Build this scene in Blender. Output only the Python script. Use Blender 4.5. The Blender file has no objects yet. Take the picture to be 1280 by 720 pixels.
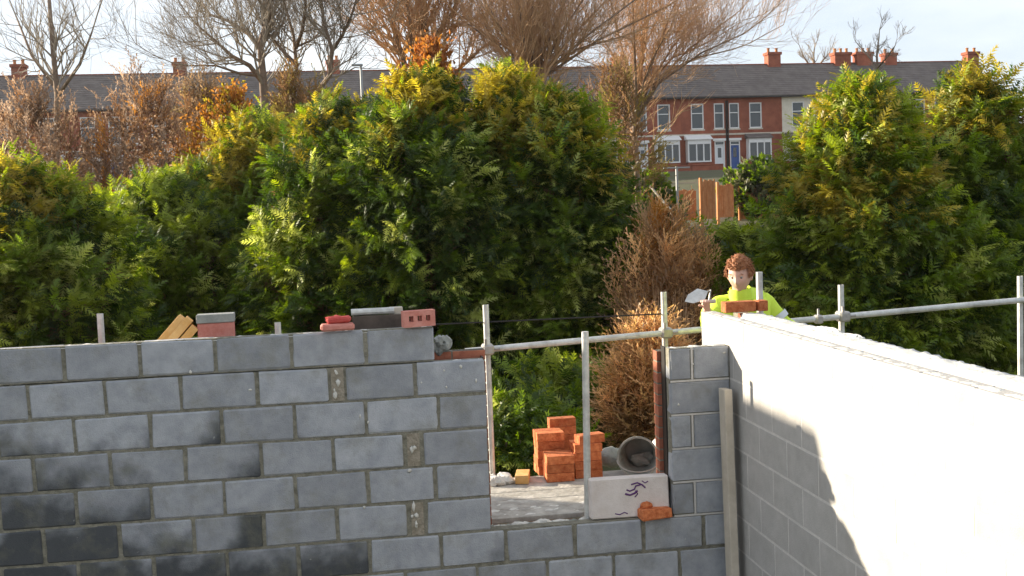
import bpy, bmesh, math, random
import numpy as np
from mathutils import Vector, Matrix, noise
random.seed(7)
R_ = math.radians
scene = bpy.context.scene
col = scene.collection

# ------------------------------------------------------------------ camera, sky, sun, exposure
CAM = np.array([0.0, -7.239, 2.987])
CR = np.array([0.98951, -0.14187, -0.03795]) ; CU = np.array([0.0, 0.0, 0.0])
yaw, pitch, roll = R_(8.0115), R_(4.0584), R_(-2.175)
_f = np.array([math.sin(yaw)*math.cos(pitch), math.cos(yaw)*math.cos(pitch), -math.sin(pitch)])
_r = np.array([math.cos(yaw), -math.sin(yaw), 0]); _u = np.cross(_r, _f)
CR = _r*math.cos(roll)+_u*math.sin(roll); CU = -_r*math.sin(roll)+_u*math.cos(roll)
F = 1429.1
cd = bpy.data.cameras.new('camera'); cam = bpy.data.objects.new('camera', cd); col.objects.link(cam)
cd.sensor_width = 36; cd.lens = 36*F/1280; cd.clip_start = 0.1; cd.clip_end = 3000
cam.matrix_world = Matrix(((CR[0], CU[0], -_f[0], CAM[0]), (CR[1], CU[1], -_f[1], CAM[1]), (CR[2], CU[2], -_f[2], CAM[2]), (0, 0, 0, 1)))
scene.camera = cam

SUN = Vector((math.cos(R_(31)), -math.sin(R_(31)), -math.tan(R_(16)))).normalized()      # direction the light travels
w = bpy.data.worlds.new('World'); scene.world = w; w.use_nodes = True
nt = w.node_tree; bg = nt.nodes['Background']
sky = nt.nodes.new('ShaderNodeTexSky'); sky.sky_type = 'NISHITA'; sky.sun_disc = False
sky.sun_elevation = math.asin(-SUN.z); sky.sun_rotation = math.atan2(-SUN.x, -SUN.y)
sky.air_density = 0.9; sky.dust_density = 1.0; sky.ozone_density = 0.6
# a thin veil of cloud evens the sky out
tcs = nt.nodes.new('ShaderNodeTexCoord'); mpg = nt.nodes.new('ShaderNodeMapping'); mpg.inputs['Scale'].default_value = (1, 1, 3.2)
nz = nt.nodes.new('ShaderNodeTexNoise'); nz.inputs['Scale'].default_value = 3.2; nz.inputs['Detail'].default_value = 7; nz.inputs['Roughness'].default_value = .55
nt.links.new(tcs.outputs['Generated'], mpg.inputs[0]); nt.links.new(mpg.outputs[0], nz.inputs['Vector'])
crp = nt.nodes.new('ShaderNodeValToRGB'); crp.color_ramp.elements[0].position = .42; crp.color_ramp.elements[1].position = .74
crp.color_ramp.elements[0].color = (1.42, 1.55, 1.76, 1); crp.color_ramp.elements[1].color = (2.05, 2.08, 2.12, 1)
nt.links.new(nz.outputs[0], crp.inputs[0])
mxs = nt.nodes.new('ShaderNodeMix'); mxs.data_type = 'RGBA'; mxs.inputs['Factor'].default_value = .90
nt.links.new(sky.outputs[0], mxs.inputs['A']); nt.links.new(crp.outputs[0], mxs.inputs['B'])
nt.links.new(mxs.outputs['Result'], bg.inputs[0]); bg.inputs[1].default_value = 0.15
sd = bpy.data.lights.new('sun', 'SUN'); so = bpy.data.objects.new('sun', sd); col.objects.link(so)
sd.energy = 3.7; sd.angle = R_(0.6); sd.color = (1.0, 0.88, 0.70)
so.rotation_euler = SUN.to_track_quat('-Z', 'Y').to_euler(); so.location = (-20, 60, 30)
vs = scene.view_settings
vs.view_transform = 'Standard'; vs.look = 'None'; vs.exposure = 1.8; vs.gamma = 1.0
scene.cycles.max_bounces = 8

# ------------------------------------------------------------------ helpers
def ray(px, py):
    return CR*((px-640)/F) + CU*((360-py)/F) + _f
def onY(px, py, Y):
    d = ray(px, py); return Vector(CAM + d*((Y-CAM[1])/d[1]))
def onX(px, py, X):
    d = ray(px, py); return Vector(CAM + d*((X-CAM[0])/d[0]))
def onZ(px, py, Z):
    d = ray(px, py); return Vector(CAM + d*((Z-CAM[2])/d[2]))

def tag(o, label=None, cat=None, group=None, kind=None):
    if label: o['label'] = label
    if cat: o['category'] = cat
    if group: o['group'] = group
    if kind: o['kind'] = kind
    return o
def link(o, parent=None):
    col.objects.link(o)
    if parent is not None: o.parent = parent
    return o
def empty(name, loc=(0, 0, 0), rot=(0, 0, 0)):
    o = bpy.data.objects.new(name, None); o.empty_display_size = .2
    o.location = loc; o.rotation_euler = rot; col.objects.link(o); return o
def obj(name, me, parent=None, loc=None, rot=None):
    o = bpy.data.objects.new(name, me); link(o, parent)
    if loc is not None: o.location = loc
    if rot is not None: o.rotation_euler = rot
    return o
def copy_tree(o, parent=None):
    c = o.copy(); col.objects.link(c)
    if parent is not None: c.parent = parent
    for ch in list(o.children): copy_tree(ch, c)
    return c

class MB:
    """collects shapes in one bmesh"""
    def __init__(s): s.bm = bmesh.new()
    def box(s, lo, hi, bev=0.0, mtx=None):
        bm = bmesh.new() if (bev or mtx is not None) else s.bm
        vs_ = [bm.verts.new((x, y, z)) for x in (lo[0], hi[0]) for y in (lo[1], hi[1]) for z in (lo[2], hi[2])]
        for f in ((0, 1, 3, 2), (4, 6, 7, 5), (0, 4, 5, 1), (2, 3, 7, 6), (0, 2, 6, 4), (1, 5, 7, 3)):
            bm.faces.new([vs_[i] for i in f])
        if bm is not s.bm:
            if bev: bmesh.ops.bevel(bm, geom=bm.edges[:], offset=bev, segments=1, affect='EDGES', profile=.5)
            if mtx is not None: bmesh.ops.transform(bm, matrix=mtx, verts=bm.verts[:])
            s.add(bm)
        return s
    def add(s, bm):
        t = bpy.data.meshes.new('tmp'); bm.to_mesh(t); bm.free(); s.bm.from_mesh(t); bpy.data.meshes.remove(t)
    def tube(s, pts, rads, n=8, cap=True):
        pts = [Vector(p) for p in pts]; rings = []
        if not hasattr(rads, '__len__'): rads = [rads]*len(pts)
        a0 = None
        for i, p in enumerate(pts):
            d = (pts[min(i+1, len(pts)-1)]-pts[max(i-1, 0)]).normalized()
            if a0 is None:
                a0 = d.orthogonal().normalized()
            a = (a0-d*a0.dot(d)).normalized(); a0 = a; b = d.cross(a)
            rings.append([s.bm.verts.new(p+(a*math.cos(2*math.pi*k/n)+b*math.sin(2*math.pi*k/n))*rads[i]) for k in range(n)])
        for r0, r1 in zip(rings, rings[1:]):
            for k in range(n):
                s.bm.faces.new((r0[k], r0[(k+1) % n], r1[(k+1) % n], r1[k]))
        if cap:
            s.bm.faces.new(rings[0][::-1]); s.bm.faces.new(rings[-1])
        return s
    def lathe(s, prof, n=24, mtx=None):
        bm = bmesh.new(); rings = []
        for r, z in prof:
            rings.append([bm.verts.new((r*math.cos(2*math.pi*k/n), r*math.sin(2*math.pi*k/n), z)) for k in range(n)])
        for r0, r1 in zip(rings, rings[1:]):
            for k in range(n): bm.faces.new((r0[k], r0[(k+1) % n], r1[(k+1) % n], r1[k]))
        bm.faces.new(rings[0][::-1]); bm.faces.new(rings[-1])
        if mtx is not None: bmesh.ops.transform(bm, matrix=mtx, verts=bm.verts[:])
        s.add(bm); return s
    def lump(s, c, r, rough=.25, sub=2, seed=0):
        bm = bmesh.new(); bmesh.ops.create_icosphere(bm, subdivisions=sub, radius=1)
        o3 = Vector((seed*1.37, seed*.71, seed*2.3)); fr = 1.0
        for v in bm.verts:
            k = 1+rough*1.6*(noise.noise(v.co*1.3+o3)+.55*noise.noise(v.co*2.9+o3)+.3*noise.noise(v.co*6.5+o3))
            v.co = Vector((v.co.x*r[0]*k+c[0], v.co.y*r[1]*k+c[1], v.co.z*r[2]*k+c[2]))
        s.add(bm); return s
    def ragged(s, x0, x1, y0, y1, z, amp, step=.02, seed=0, bot=.012):
        nx_ = max(2, int((x1-x0)/step)); ny_ = max(2, int((y1-y0)/step)); o3 = Vector((seed*3.1, seed*1.7, seed)); g = []
        for i in range(nx_+1):
            r_ = []
            for j in range(ny_+1):
                x = x0+(x1-x0)*i/nx_; y = y0+(y1-y0)*j/ny_; p = Vector((x, y, 0))
                h = noise.noise(p*14+o3)+.6*noise.noise(p*37+o3)+.4*noise.noise(p*80+o3)
                ed = i in (0, nx_) or j in (0, ny_)
                r_.append(s.bm.verts.new((x+.25*step*noise.noise(p*55+o3), y+.3*step*noise.noise(p*48+o3), z-bot if ed else z+amp*max(-.3, h))))
            g.append(r_)
        for i in range(nx_):
            for j in range(ny_): s.bm.faces.new((g[i][j], g[i+1][j], g[i+1][j+1], g[i][j+1]))
        return s
    def prism(s, prof, x0, x1):
        """profile in (y,z), extruded along x"""
        a = [s.bm.verts.new((x0, y, z)) for y, z in prof]; b = [s.bm.verts.new((x1, y, z)) for y, z in prof]; n = len(prof)
        for i in range(n): s.bm.faces.new((a[i], a[(i+1) % n], b[(i+1) % n], b[i]))
        s.bm.faces.new(a[::-1]); s.bm.faces.new(b); return s
    def mesh(s, name, m, smooth=False):
        bmesh.ops.recalc_face_normals(s.bm, faces=s.bm.faces[:])
        me = bpy.data.meshes.new(name); s.bm.to_mesh(me); s.bm.free()
        if m is not None: me.materials.append(m)
        if smooth: me.polygons.foreach_set('use_smooth', [True]*len(me.polygons))
        return me
    def build(s, name, m, parent=None, loc=None, rot=None, smooth=False):
        return obj(name, s.mesh(name, m, smooth), parent, loc, rot)

# ------------------------------------------------------------------ materials
def mat(name, c, rough=.85, c2=None, scale=6.0, detail=6, bump=.0, bscale=60., metal=0., objrand=0., spec=.3, lo=.35, hi=.65, coords='Object'):
    m = bpy.data.materials.new(name); m.use_nodes = True
    n = m.node_tree.nodes; l = m.node_tree.links; b = n['Principled BSDF']
    b.inputs['Roughness'].default_value = rough; b.inputs['Metallic'].default_value = metal
    b.inputs['Specular IOR Level'].default_value = spec
    tc = n.new('ShaderNodeTexCoord')
    oi = n.new('ShaderNodeObjectInfo')
    add = n.new('ShaderNodeVectorMath'); add.operation = 'MULTIPLY_ADD'
    l.new(oi.outputs['Random'], add.inputs[0]); add.inputs[1].default_value = (37, 17, 53); l.new(tc.outputs[coords], add.inputs[2])
    out = None
    if c2 is not None:
        t = n.new('ShaderNodeTexNoise'); t.inputs['Scale'].default_value = scale; t.inputs['Detail'].default_value = detail; t.inputs['Roughness'].default_value = .65
        l.new(add.outputs[0], t.inputs['Vector'])
        r = n.new('ShaderNodeValToRGB'); r.color_ramp.elements[0].position = lo; r.color_ramp.elements[1].position = hi
        r.color_ramp.elements[0].color = (*c, 1); r.color_ramp.elements[1].color = (*c2, 1)
        l.new(t.outputs[0], r.inputs[0]); out = r.outputs[0]
    else:
        rgb = n.new('ShaderNodeRGB'); rgb.outputs[0].default_value = (*c, 1); out = rgb.outputs[0]
    if objrand:
        hv = n.new('ShaderNodeHueSaturation')
        mr = n.new('ShaderNodeMapRange'); mr.inputs[3].default_value = 1-objrand; mr.inputs[4].default_value = 1+objrand
        l.new(oi.outputs['Random'], mr.inputs[0]); l.new(mr.outputs[0], hv.inputs['Value']); l.new(out, hv.inputs['Color']); out = hv.outputs[0]
    l.new(out, b.inputs['Base Color'])
    if bump:
        t2 = n.new('ShaderNodeTexNoise'); t2.inputs['Scale'].default_value = bscale; t2.inputs['Detail'].default_value = 5
        l.new(add.outputs[0], t2.inputs['Vector'])
        bp = n.new('ShaderNodeBump'); bp.inputs['Strength'].default_value = bump; bp.inputs['Distance'].default_value = .01
        l.new(t2.outputs[0], bp.inputs['Height']); l.new(bp.outputs[0], b.inputs['Normal'])
    return m

def block_mat(name, c1, c2, stain=(.038, .042, .045), orand=.16, bst=.5, bloom=.5):
    """concrete block: mottled face, damp stains whose amount is the block's own 'stain' value"""
    m = mat(name, c1, .92, c2, 9, 8, bst, 140, objrand=orand, lo=.3, hi=.72)
    n = m.node_tree.nodes; l = m.node_tree.links; b = n['Principled BSDF']
    base = b.inputs['Base Color'].links[0].from_socket
    tc = n.new('ShaderNodeTexCoord')
    at = n.new('ShaderNodeAttribute'); at.attribute_type = 'OBJECT'; at.attribute_name = 'stain'
    px_ = n.new('ShaderNodeAttribute'); px_.attribute_type = 'OBJECT'; px_.attribute_name = 'stain_side'
    geo = n.new('ShaderNodeNewGeometry')
    t = n.new('ShaderNodeTexNoise'); t.inputs['Scale'].default_value = 6.5; t.inputs['Detail'].default_value = 5
    l.new(geo.outputs['Position'], t.inputs['Vector'])
    sep = n.new('ShaderNodeSeparateXYZ'); l.new(tc.outputs['Object'], sep.inputs[0])
    # value = noise*0.9 - z*2.4 + x*side*2.0 + stain - 1
    def mth(op, a, bb, c=None):
        k = n.new('ShaderNodeMath'); k.operation = op
        for i, v in enumerate((a, bb, c)):
            if v is None: continue
            if isinstance(v, (int, float)): k.inputs[i].default_value = v
            else: l.new(v, k.inputs[i])
        return k.outputs[0]
    v = mth('MULTIPLY', t.outputs[0], 1.1)
    v = mth('MULTIPLY_ADD', sep.outputs[2], -1.5, v)
    xs = mth('MULTIPLY', sep.outputs[0], px_.outputs['Fac'])
    v = mth('MULTIPLY_ADD', xs, 2.2, v)
    sp_ = n.new('ShaderNodeSeparateXYZ'); l.new(geo.outputs['Position'], sp_.inputs[0])
    damp = mth('MULTIPLY_ADD', sp_.outputs[0], -.20, 0.); damp = mth('MULTIPLY_ADD', sp_.outputs[2], -.42, damp); damp = mth('ADD', damp, .30)
    damp = mth('MINIMUM', mth('MAXIMUM', damp, -.3), .55)
    v = mth('ADD', v, damp)
    v = mth('MULTIPLY_ADD', at.outputs['Fac'], .74, v)
    mr = n.new('ShaderNodeMapRange'); mr.interpolation_type = 'SMOOTHSTEP'; mr.inputs[1].default_value = .78; mr.inputs[2].default_value = 1.5
    mr.inputs[4].default_value = .9
    l.new(v, mr.inputs[0])
    mx = n.new('ShaderNodeMix'); mx.data_type = 'RGBA'
    l.new(mr.outputs[0], mx.inputs['Factor']); l.new(base, mx.inputs['A']); mx.inputs['B'].default_value = (*stain, 1)
    tb = n.new('ShaderNodeTexNoise'); tb.inputs['Scale'].default_value = 5.0; tb.inputs['Detail'].default_value = 6; tb.inputs['Roughness'].default_value = .7
    l.new(tc.outputs['Object'], tb.inputs['Vector']); oi2 = n.new('ShaderNodeObjectInfo'); vb = n.new('ShaderNodeVectorMath'); vb.operation = 'MULTIPLY_ADD'
    l.new(oi2.outputs['Random'], vb.inputs[0]); vb.inputs[1].default_value = (91, 47, 23); l.new(geo.outputs['Position'], vb.inputs[2]); l.new(vb.outputs[0], tb.inputs['Vector'])
    mb_ = n.new('ShaderNodeMapRange'); mb_.inputs[1].default_value = .5; mb_.inputs[2].default_value = .72; mb_.inputs[4].default_value = bloom
    l.new(tb.outputs[0], mb_.inputs[0]); mxb = n.new('ShaderNodeMix'); mxb.data_type = 'RGBA'
    l.new(mb_.outputs[0], mxb.inputs['Factor']); l.new(mx.outputs['Result'], mxb.inputs['A']); mxb.inputs['B'].default_value = (.19, .185, .13, 1); mx = mxb
    # pale mortar specks and scuffs
    t3 = n.new('ShaderNodeTexNoise'); t3.inputs['Scale'].default_value = 22; t3.inputs['Detail'].default_value = 3
    l.new(geo.outputs['Position'], t3.inputs['Vector'])
    mr3 = n.new('ShaderNodeMapRange'); mr3.inputs[1].default_value = .72; mr3.inputs[2].default_value = .78; mr3.inputs[4].default_value = .55
    l.new(t3.outputs[0], mr3.inputs[0])
    mx3 = n.new('ShaderNodeMix'); mx3.data_type = 'RGBA'
    l.new(mr3.outputs[0], mx3.inputs['Factor']); l.new(mx.outputs['Result'], mx3.inputs['A']); mx3.inputs['B'].default_value = (.55, .54, .5, 1)
    l.new(mx3.outputs['Result'], b.inputs['Base Color'])
    return m

def leaf_mat(name, trans=.45, gloss=.025):
    m = bpy.data.materials.new(name); m.use_nodes = True
    n = m.node_tree.nodes; l = m.node_tree.links; n.clear()
    o = n.new('ShaderNodeOutputMaterial'); at = n.new('ShaderNodeAttribute'); at.attribute_name = 'tint'
    d = n.new('ShaderNodeBsdfDiffuse'); t = n.new('ShaderNodeBsdfTranslucent'); g = n.new('ShaderNodeBsdfGlossy'); g.inputs['Roughness'].default_value = .42
    hs = n.new('ShaderNodeHueSaturation'); hs.inputs['Value'].default_value = 1.5; hs.inputs['Saturation'].default_value = 1.08
    m1 = n.new('ShaderNodeMixShader'); m1.inputs[0].default_value = trans
    m2 = n.new('ShaderNodeMixShader'); m2.inputs[0].default_value = gloss
    l.new(at.outputs['Color'], d.inputs[0]); l.new(at.outputs['Color'], hs.inputs['Color']); l.new(hs.outputs[0], t.inputs[0])
    l.new(d.outputs[0], m1.inputs[1]); l.new(t.outputs[0], m1.inputs[2]); l.new(m1.outputs[0], m2.inputs[1]); l.new(g.outputs[0], m2.inputs[2])
    l.new(m2.outputs[0], o.inputs[0]); return m

M = dict(
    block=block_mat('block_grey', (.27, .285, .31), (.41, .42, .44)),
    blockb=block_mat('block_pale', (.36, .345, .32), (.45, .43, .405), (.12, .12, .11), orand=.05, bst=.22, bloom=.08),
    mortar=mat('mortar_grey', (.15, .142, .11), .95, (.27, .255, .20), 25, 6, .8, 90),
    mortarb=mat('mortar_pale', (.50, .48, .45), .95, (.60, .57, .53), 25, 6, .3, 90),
    splash=mat('mortar_splash', (.55, .53, .48), .95, (.68, .66, .6), 20, 4, .5, 80),
    facing=mat('facing_brick', (.27, .085, .05), .9, (.40, .15, .085), 14, 6, .4, 120, objrand=.18),
    orange=mat('orange_brick', (.40, .095, .032), .92, (.64, .22, .085), 26, 9, .8, 90, objrand=.22),
    pinkbrick=mat('pink_brick', (.48, .16, .12), .9, (.60, .27, .22), 12, 5, .4, 90),
    redbrick=mat('red_brick', (.42, .045, .04), .9, (.52, .10, .08), 12, 5, .4, 90),
    white_block=mat('pale_block', (.62, .55, .50), .95, (.72, .66, .62), 8, 6, .4, 120),
    purple=mat('purple_ink', (.10, .03, .14), .7),
    steel=mat('galvanised_tube', (.40, .39, .36), .5, (.66, .66, .62), 11, 8, .25, 50, metal=.35, spec=.5, lo=.3, hi=.6),
    coupler=mat('coupler_steel', (.35, .34, .32), .5, (.48, .45, .41), 20, 5, .2, 80, metal=.7),
    board=mat('weathered_board', (.28, .26, .225), .9, (.50, .47, .42), 9, 9, .6, 40),
    timber=mat('plank_timber', (.48, .42, .33), .85, (.62, .55, .45), 5, 8, .4, 40),
    darkwood=mat('dark_timber', (.07, .055, .045), .9, (.13, .10, .08), 6, 6, .3, 40),
    yellowwood=mat('yellow_brick', (.62, .33, .10), .9, (.72, .45, .18), 12, 5, .35, 90),  # orange brick with the sun's yellow put into its colour
    grey=mat('grey_concrete', (.24, .25, .23), .95, (.36, .36, .33), 9, 6, .6, 60),
    bucket=mat('grey_plastic', (.20, .21, .19), .6, (.33, .33, .30), 7, 5, .1, 30),
    dpc=mat('black_plastic_strip', (.025, .022, .02), .5),
    white=mat('white_paint', (.76, .75, .72), .5, (.82, .81, .78), 3, 4),
    cream=mat('cream_render', (.62, .56, .44), .9, (.72, .66, .54), 3, 5, .2, 30),
    hbrick=mat('house_brick', (.24, .075, .045), .95, (.36, .12, .07), 1.6, 8, .3, 30, objrand=.12),
    slate=mat('roof_slate', (.115, .095, .085), .8, (.165, .14, .125), 1.5, 8, .4, 12, objrand=.08),
    glass=mat('window_glass', (.05, .06, .07), .08, spec=.6),
    net=mat('net_curtain', (.55, .53, .50), .9, (.70, .68, .64), 12, 3),
    stone=mat('sandstone', (.50, .44, .35), .9, (.62, .56, .46), 5, 5),
    bark=mat('bark', (.17, .125, .09), .95, (.27, .20, .15), 6, 6, .6, 30),
    twig=mat('brown_twigs', (.46, .28, .15), .95, (.60, .40, .24), 2, 4),
    greytwig=mat('grey_twigs', (.26, .22, .17), .95, (.36, .31, .25), 2, 4),
    leaf=leaf_mat('conifer_leaf', .5), dry=leaf_mat('dry_leaf', .5, .02),
    fence=mat('orange_fence', (.42, .16, .055), .85, (.52, .24, .10), 4, 6, .2, 30, objrand=.12),
    lamp=mat('grey_post', (.32, .33, .33), .5, metal=.3),
    ground=mat('site_earth', (.10, .075, .05), .98, (.07, .085, .03), .8, 8, .6, 8, coords='Generated'),
)
_g = M['ground'].node_tree
for t in _g.nodes:
    if t.type == 'TEX_NOISE': t.inputs['Scale'].default_value *= 60
def paint(name, c, rough=.45): return mat(name, c, rough)

# ------------------------------------------------------------------ terrain
def terr(x, y):
    pts = ((-400, 0), (8, 0), (14, .25), (25, 1.1), (50, 2.9), (62, 3.7), (74, 4.9), (79, 5.25), (110, 5.3), (170, 4.0), (900, 2.0))
    for (a, za), (b, zb) in zip(pts, pts[1:]):
        if y <= b:
            t = (y-a)/(b-a); return za+(zb-za)*t
    return 2.0
ys = [-200, -100, -20, 8, 11, 14, 18, 25, 32, 40, 50, 56, 62, 68, 74, 79, 95, 110, 140, 170, 300, 450]
xs = [-400, -200, -100]+list(range(-60, 81, 5))+[120, 200, 400]
verts = []; faces = []
for y in ys:
    for x in xs:
        n_ = .12*math.sin(x*.31+y*.17)*(1 if 12 < y < 72 else 0)
        verts.append((x, y, terr(x, y)+n_))
nx = len(xs)
for j in range(len(ys)-1):
    for i in range(nx-1): faces.append((j*nx+i, j*nx+i+1, (j+1)*nx+i+1, (j+1)*nx+i))
me = bpy.data.meshes.new('ground'); me.from_pydata(verts, [], faces); me.materials.append(M['ground'])
tag(obj('ground', me), 'bare earth and rough grass rising gently from the building site to the street', kind='structure')

# ------------------------------------------------------------------ block walls
TOP = 2.25; PIT = .225; XB = 2.455
_cache = {}
def block_mesh(L, H=.208, T=.1, m='block', bev=.008, var=0):
    k = (round(L, 2), round(H, 3), round(T, 3), m, var)
    if k not in _cache:
        L = k[0]; rg = random.Random(hash(k) & 0xffff)
        mb = MB(); mb.box((-L/2, -T/2, -H/2), (L/2, T/2, H/2), bev)
        for v in mb.bm.verts:
            v.co += Vector((rg.uniform(-1, 1), rg.uniform(-.3, .3), rg.uniform(-1, 1)))*(.0045 if m == 'block' else .002)
        _cache[k] = mb.mesh('block', M[m])
    return _cache[k]

wallA = empty('block_wall', (0, .05, 0))
tag(wallA, 'grey concrete block wall with a window opening, damp stained at lower left', 'wall')
mortA = MB(); mface = MB()
def x_at(px, k): return onY(px, onpy(px, k), 0).x
def onpy(px, k):
    z = TOP-PIT*(k+.5); P = np.array([0, 0, z])
    # pixel row of height z at this column on the wall plane: one Newton step is enough (nearly linear)
    py = 430+45*(k+.5)-.06*(px-175)
    for _ in range(3):
        e = onY(px, py, 0).z-z; py += e*190
    return py
JAML, JAMR = .823, 2.046
rows = {
    0: ([175, 269, 364, 457, 543], None),
    1: ([226, 321, 413, (431, 1), 519, 'L'], ['R', 865, 'C']),
    2: ([188, 278, 368, 458, 548, 'L'], ['R', 'C']),
    3: ([232, 327, 417, 506, (528, 1), 'L'], ['R', 866, 'C']),
    4: ([190, 280, 370, 460, 545, 'L'], ['R', 'C']),
    5: ([243, 330, 422, 511, (533, 1), 'L'], ['R', 869, 'C']),
    6: ([193, 285, 373, 463, 552, 633, 719, 805, 880, 'C'], None),
    7: ([155, 244, 332, 420, 508, 597, 685, 768, 850, 'C'], None),
    8: ([193, 285, 373, 463, 552, 633, 719, 805, 880, 'C'], None),
    9: ([155, 244, 332, 420, 508, 597, 685, 768, 850, 'C'], None),
}
stains = {(0, 175): (.42, .2), (2, 98): (.75, 0), (2, 188): (.40, 1.5), (3, 142): (.62, -1), (3, 232): (.48, 1.2), (4, 100): (.85, .5),
          (5, 153): (.95, 0), (5, 243): (.52, 2.2), (6, 103): (.98, 0), (6, 193): (.95, 0), (6, 285): (.9, 0), (6, 373): (1.05, 0), (6, 552): (.42, .8), (6, 463): (.3, 0),
          (4, 190): (.15, -.5), (4, 280): (.2, 0), (7, 155): (.9, 0), (7, 244): (.8, 0), (7, 332): (.7, 0), (1, 226): (.05, 1), (2, 368): (.15, -1)}
def edge(e, k):
    if e == 'L': return JAML
    if e == 'R': return JAMR
    if e == 'C': return XB
    return x_at(e if not isinstance(e, tuple) else e[0], k)
rgA = random.Random(3)
def lay(k, es, first):
    z0 = TOP-PIT*(k+1)+.008; z1 = TOP-PIT*k-.008
    if first:   # continue to the left beyond the frame
        x0 = edge(es[0], k); ext = [x0-.45*i for i in range(10, 0, -1) if x0-.45*i > -4.9]
        seq = [('x', e) for e in ext]+[(e, edge(e, k)) for e in es]
    else:
        seq = [(e, edge(e, k)) for e in es]
    for (ea, xa), (eb, xb) in zip(seq, seq[1:]):
        if isinstance(eb, tuple): continue                      # wide joint filled with mortar
        ga = 0.0 if ea in ('R',) else .0105
        gb = 0.0 if eb in ('L',) else .0105
        if es[-1] == eb and k == 0: gb = 0
        if eb == 'C': gb = .004
        L = xb-xa-ga-gb
        if L < .04: continue
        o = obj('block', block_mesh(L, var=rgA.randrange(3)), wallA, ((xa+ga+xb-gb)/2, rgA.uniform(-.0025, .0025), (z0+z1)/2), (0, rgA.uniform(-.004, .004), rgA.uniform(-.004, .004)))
        key = (k, ea) if not isinstance(ea, tuple) else (k, ea[0])
        if ea == 'x':
            key = (k, round(175-(seq[[s[1] for s in seq].index(xa)][1]-x_at(175, k))*-1*200) if False else None)
        st = stains.get(key, None)
        if st is None:
            if ea == 'x': st = (.25+.12*k+rgA.uniform(-.2, .25), rgA.uniform(-1, 1)) if k >= 2 else (.1, 0)
            else: st = (rgA.uniform(-.2, .12), rgA.uniform(-1, 1))
        o['stain'] = float(st[0]); o['stain_side'] = float(st[1])
    zz0 = TOP-PIT*(k+1)-.0 if k < 9 else 0
    xl, xr = seq[0][1], seq[-1][1]
    mface.ragged(xl, (xr if k else xr-.006), -(TOP-PIT*k-(.007 if k in (0, 1) else 0)), -zz0, .0415, .0045, .017, k, 0.)
    mortA.box((xl, -.040, zz0), (xr-.006 if seq[-1][0] != 'C' else xr-.004, .044, TOP-PIT*k-(.007 if k in (0, 1) else 0)))
for k, (a, b) in rows.items():
    lay(k, a, True)
    if b: lay(k, b, False)
for v in mface.bm.verts: v.co = Vector((v.co.x, -v.co.z, -v.co.y))
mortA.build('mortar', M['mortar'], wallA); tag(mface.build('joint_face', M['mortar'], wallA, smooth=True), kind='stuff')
# mortar squeezed from joints, splashes and packed wide joints
sp = MB(); pjw = MB(); rg = random.Random(11)
for (px, k) in ((422, 1), (517, 3), (522, 5)):
    x0 = x_at(px, k); z = TOP-PIT*(k+.5)
    pjw.box((x0-.04, -.0455, z-.106), (x0+.04, -.043, z+.106))
    for i in range(4):
        sp.lump((x0+rg.uniform(-.02, .02), -.043+rg.uniform(-.004, .006), z+rg.uniform(-.09, .09)), (rg.uniform(.008, .02), .008, rg.uniform(.012, .035)), .4, 1, i)
for (px, py) in ((555, 463), (576, 458), (558, 484), (527, 478), (313, 487), (238, 465), (418, 488), (450, 520), (460, 528), (455, 634), (518, 560), (515, 645), (521, 655), (512, 588), (595, 476), (848, 506), (905, 441), (866, 455)):
    P = onY(px, py, 0); sp.lump((P.x, -.051, P.z), (rg.uniform(.006, .014), .004, rg.uniform(.006, .016)), .5, 1, int(px))
sp.ragged(-4.5, x_at(543, 0)-.01, -.046, .046, TOP-.010, .008, .02, 2)
sp.ragged(JAMR+.01, XB-.006, -.047, .046, TOP-PIT-.008, .013, .018, 3)
sp.ragged(x_at(545, 1), JAML-.01, -.046, .046, TOP-PIT-.008, .005, .02, 4)
tag(sp.build('mortar_splash', M['splash'], wallA, smooth=True), kind='stuff')
pjw.build('wide_joint', mat('joint_mortar', (.22, .19, .14), .95, (.34, .30, .24), 22, 6, .9, 70), wallA)
# pale pointed joints of the pier at the right of the opening
pj = MB()
for k in range(1, 6):
    z = TOP-PIT*(k+1)
    pj.box((JAMR+.002, -.0488, z-.006), (XB-.006, -.0435, z+.006))
for k, pxx in ((1, 865), (3, 866), (5, 869)):
    x0 = x_at(pxx, k); pj.box((x0-.0065, -.0487, TOP-PIT*(k+1)+.007), (x0+.0065, -.0436, TOP-PIT*k-.007))
pj.build('pale_joint', M['mortarb'], wallA)

wallB = empty('block_wall', (XB+.05, 0, 0))
tag(wallB, 'sunlit pale block wall running from the corner towards the right edge', 'wall')
mortB = MB()
for k in range(10):
    HB = .217 if k else .162
    z = TOP-PIT*(k+.5)-(0 if k else .0275)
    y_top = .60
    segs = []
    yy = y_top
    first = .44 if k % 2 == 0 else .215
    while yy > -5.2:
        L = first if yy == y_top else .44
        segs.append((yy-L, yy)); yy -= L+.01
    for (a, b) in segs:
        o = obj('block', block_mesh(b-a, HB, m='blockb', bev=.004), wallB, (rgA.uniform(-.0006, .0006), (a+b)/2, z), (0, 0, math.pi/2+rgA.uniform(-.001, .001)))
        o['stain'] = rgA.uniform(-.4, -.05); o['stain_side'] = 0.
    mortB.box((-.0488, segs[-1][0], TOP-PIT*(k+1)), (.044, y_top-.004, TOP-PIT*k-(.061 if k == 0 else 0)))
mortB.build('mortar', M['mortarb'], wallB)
mb = MB(); mb.ragged(-.048, .05, -4.9, .59, TOP-.057, .007, .022, 5)
tag(mb.build('mortar_bed', M['splash'], wallB, smooth=True), kind='stuff')

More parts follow.
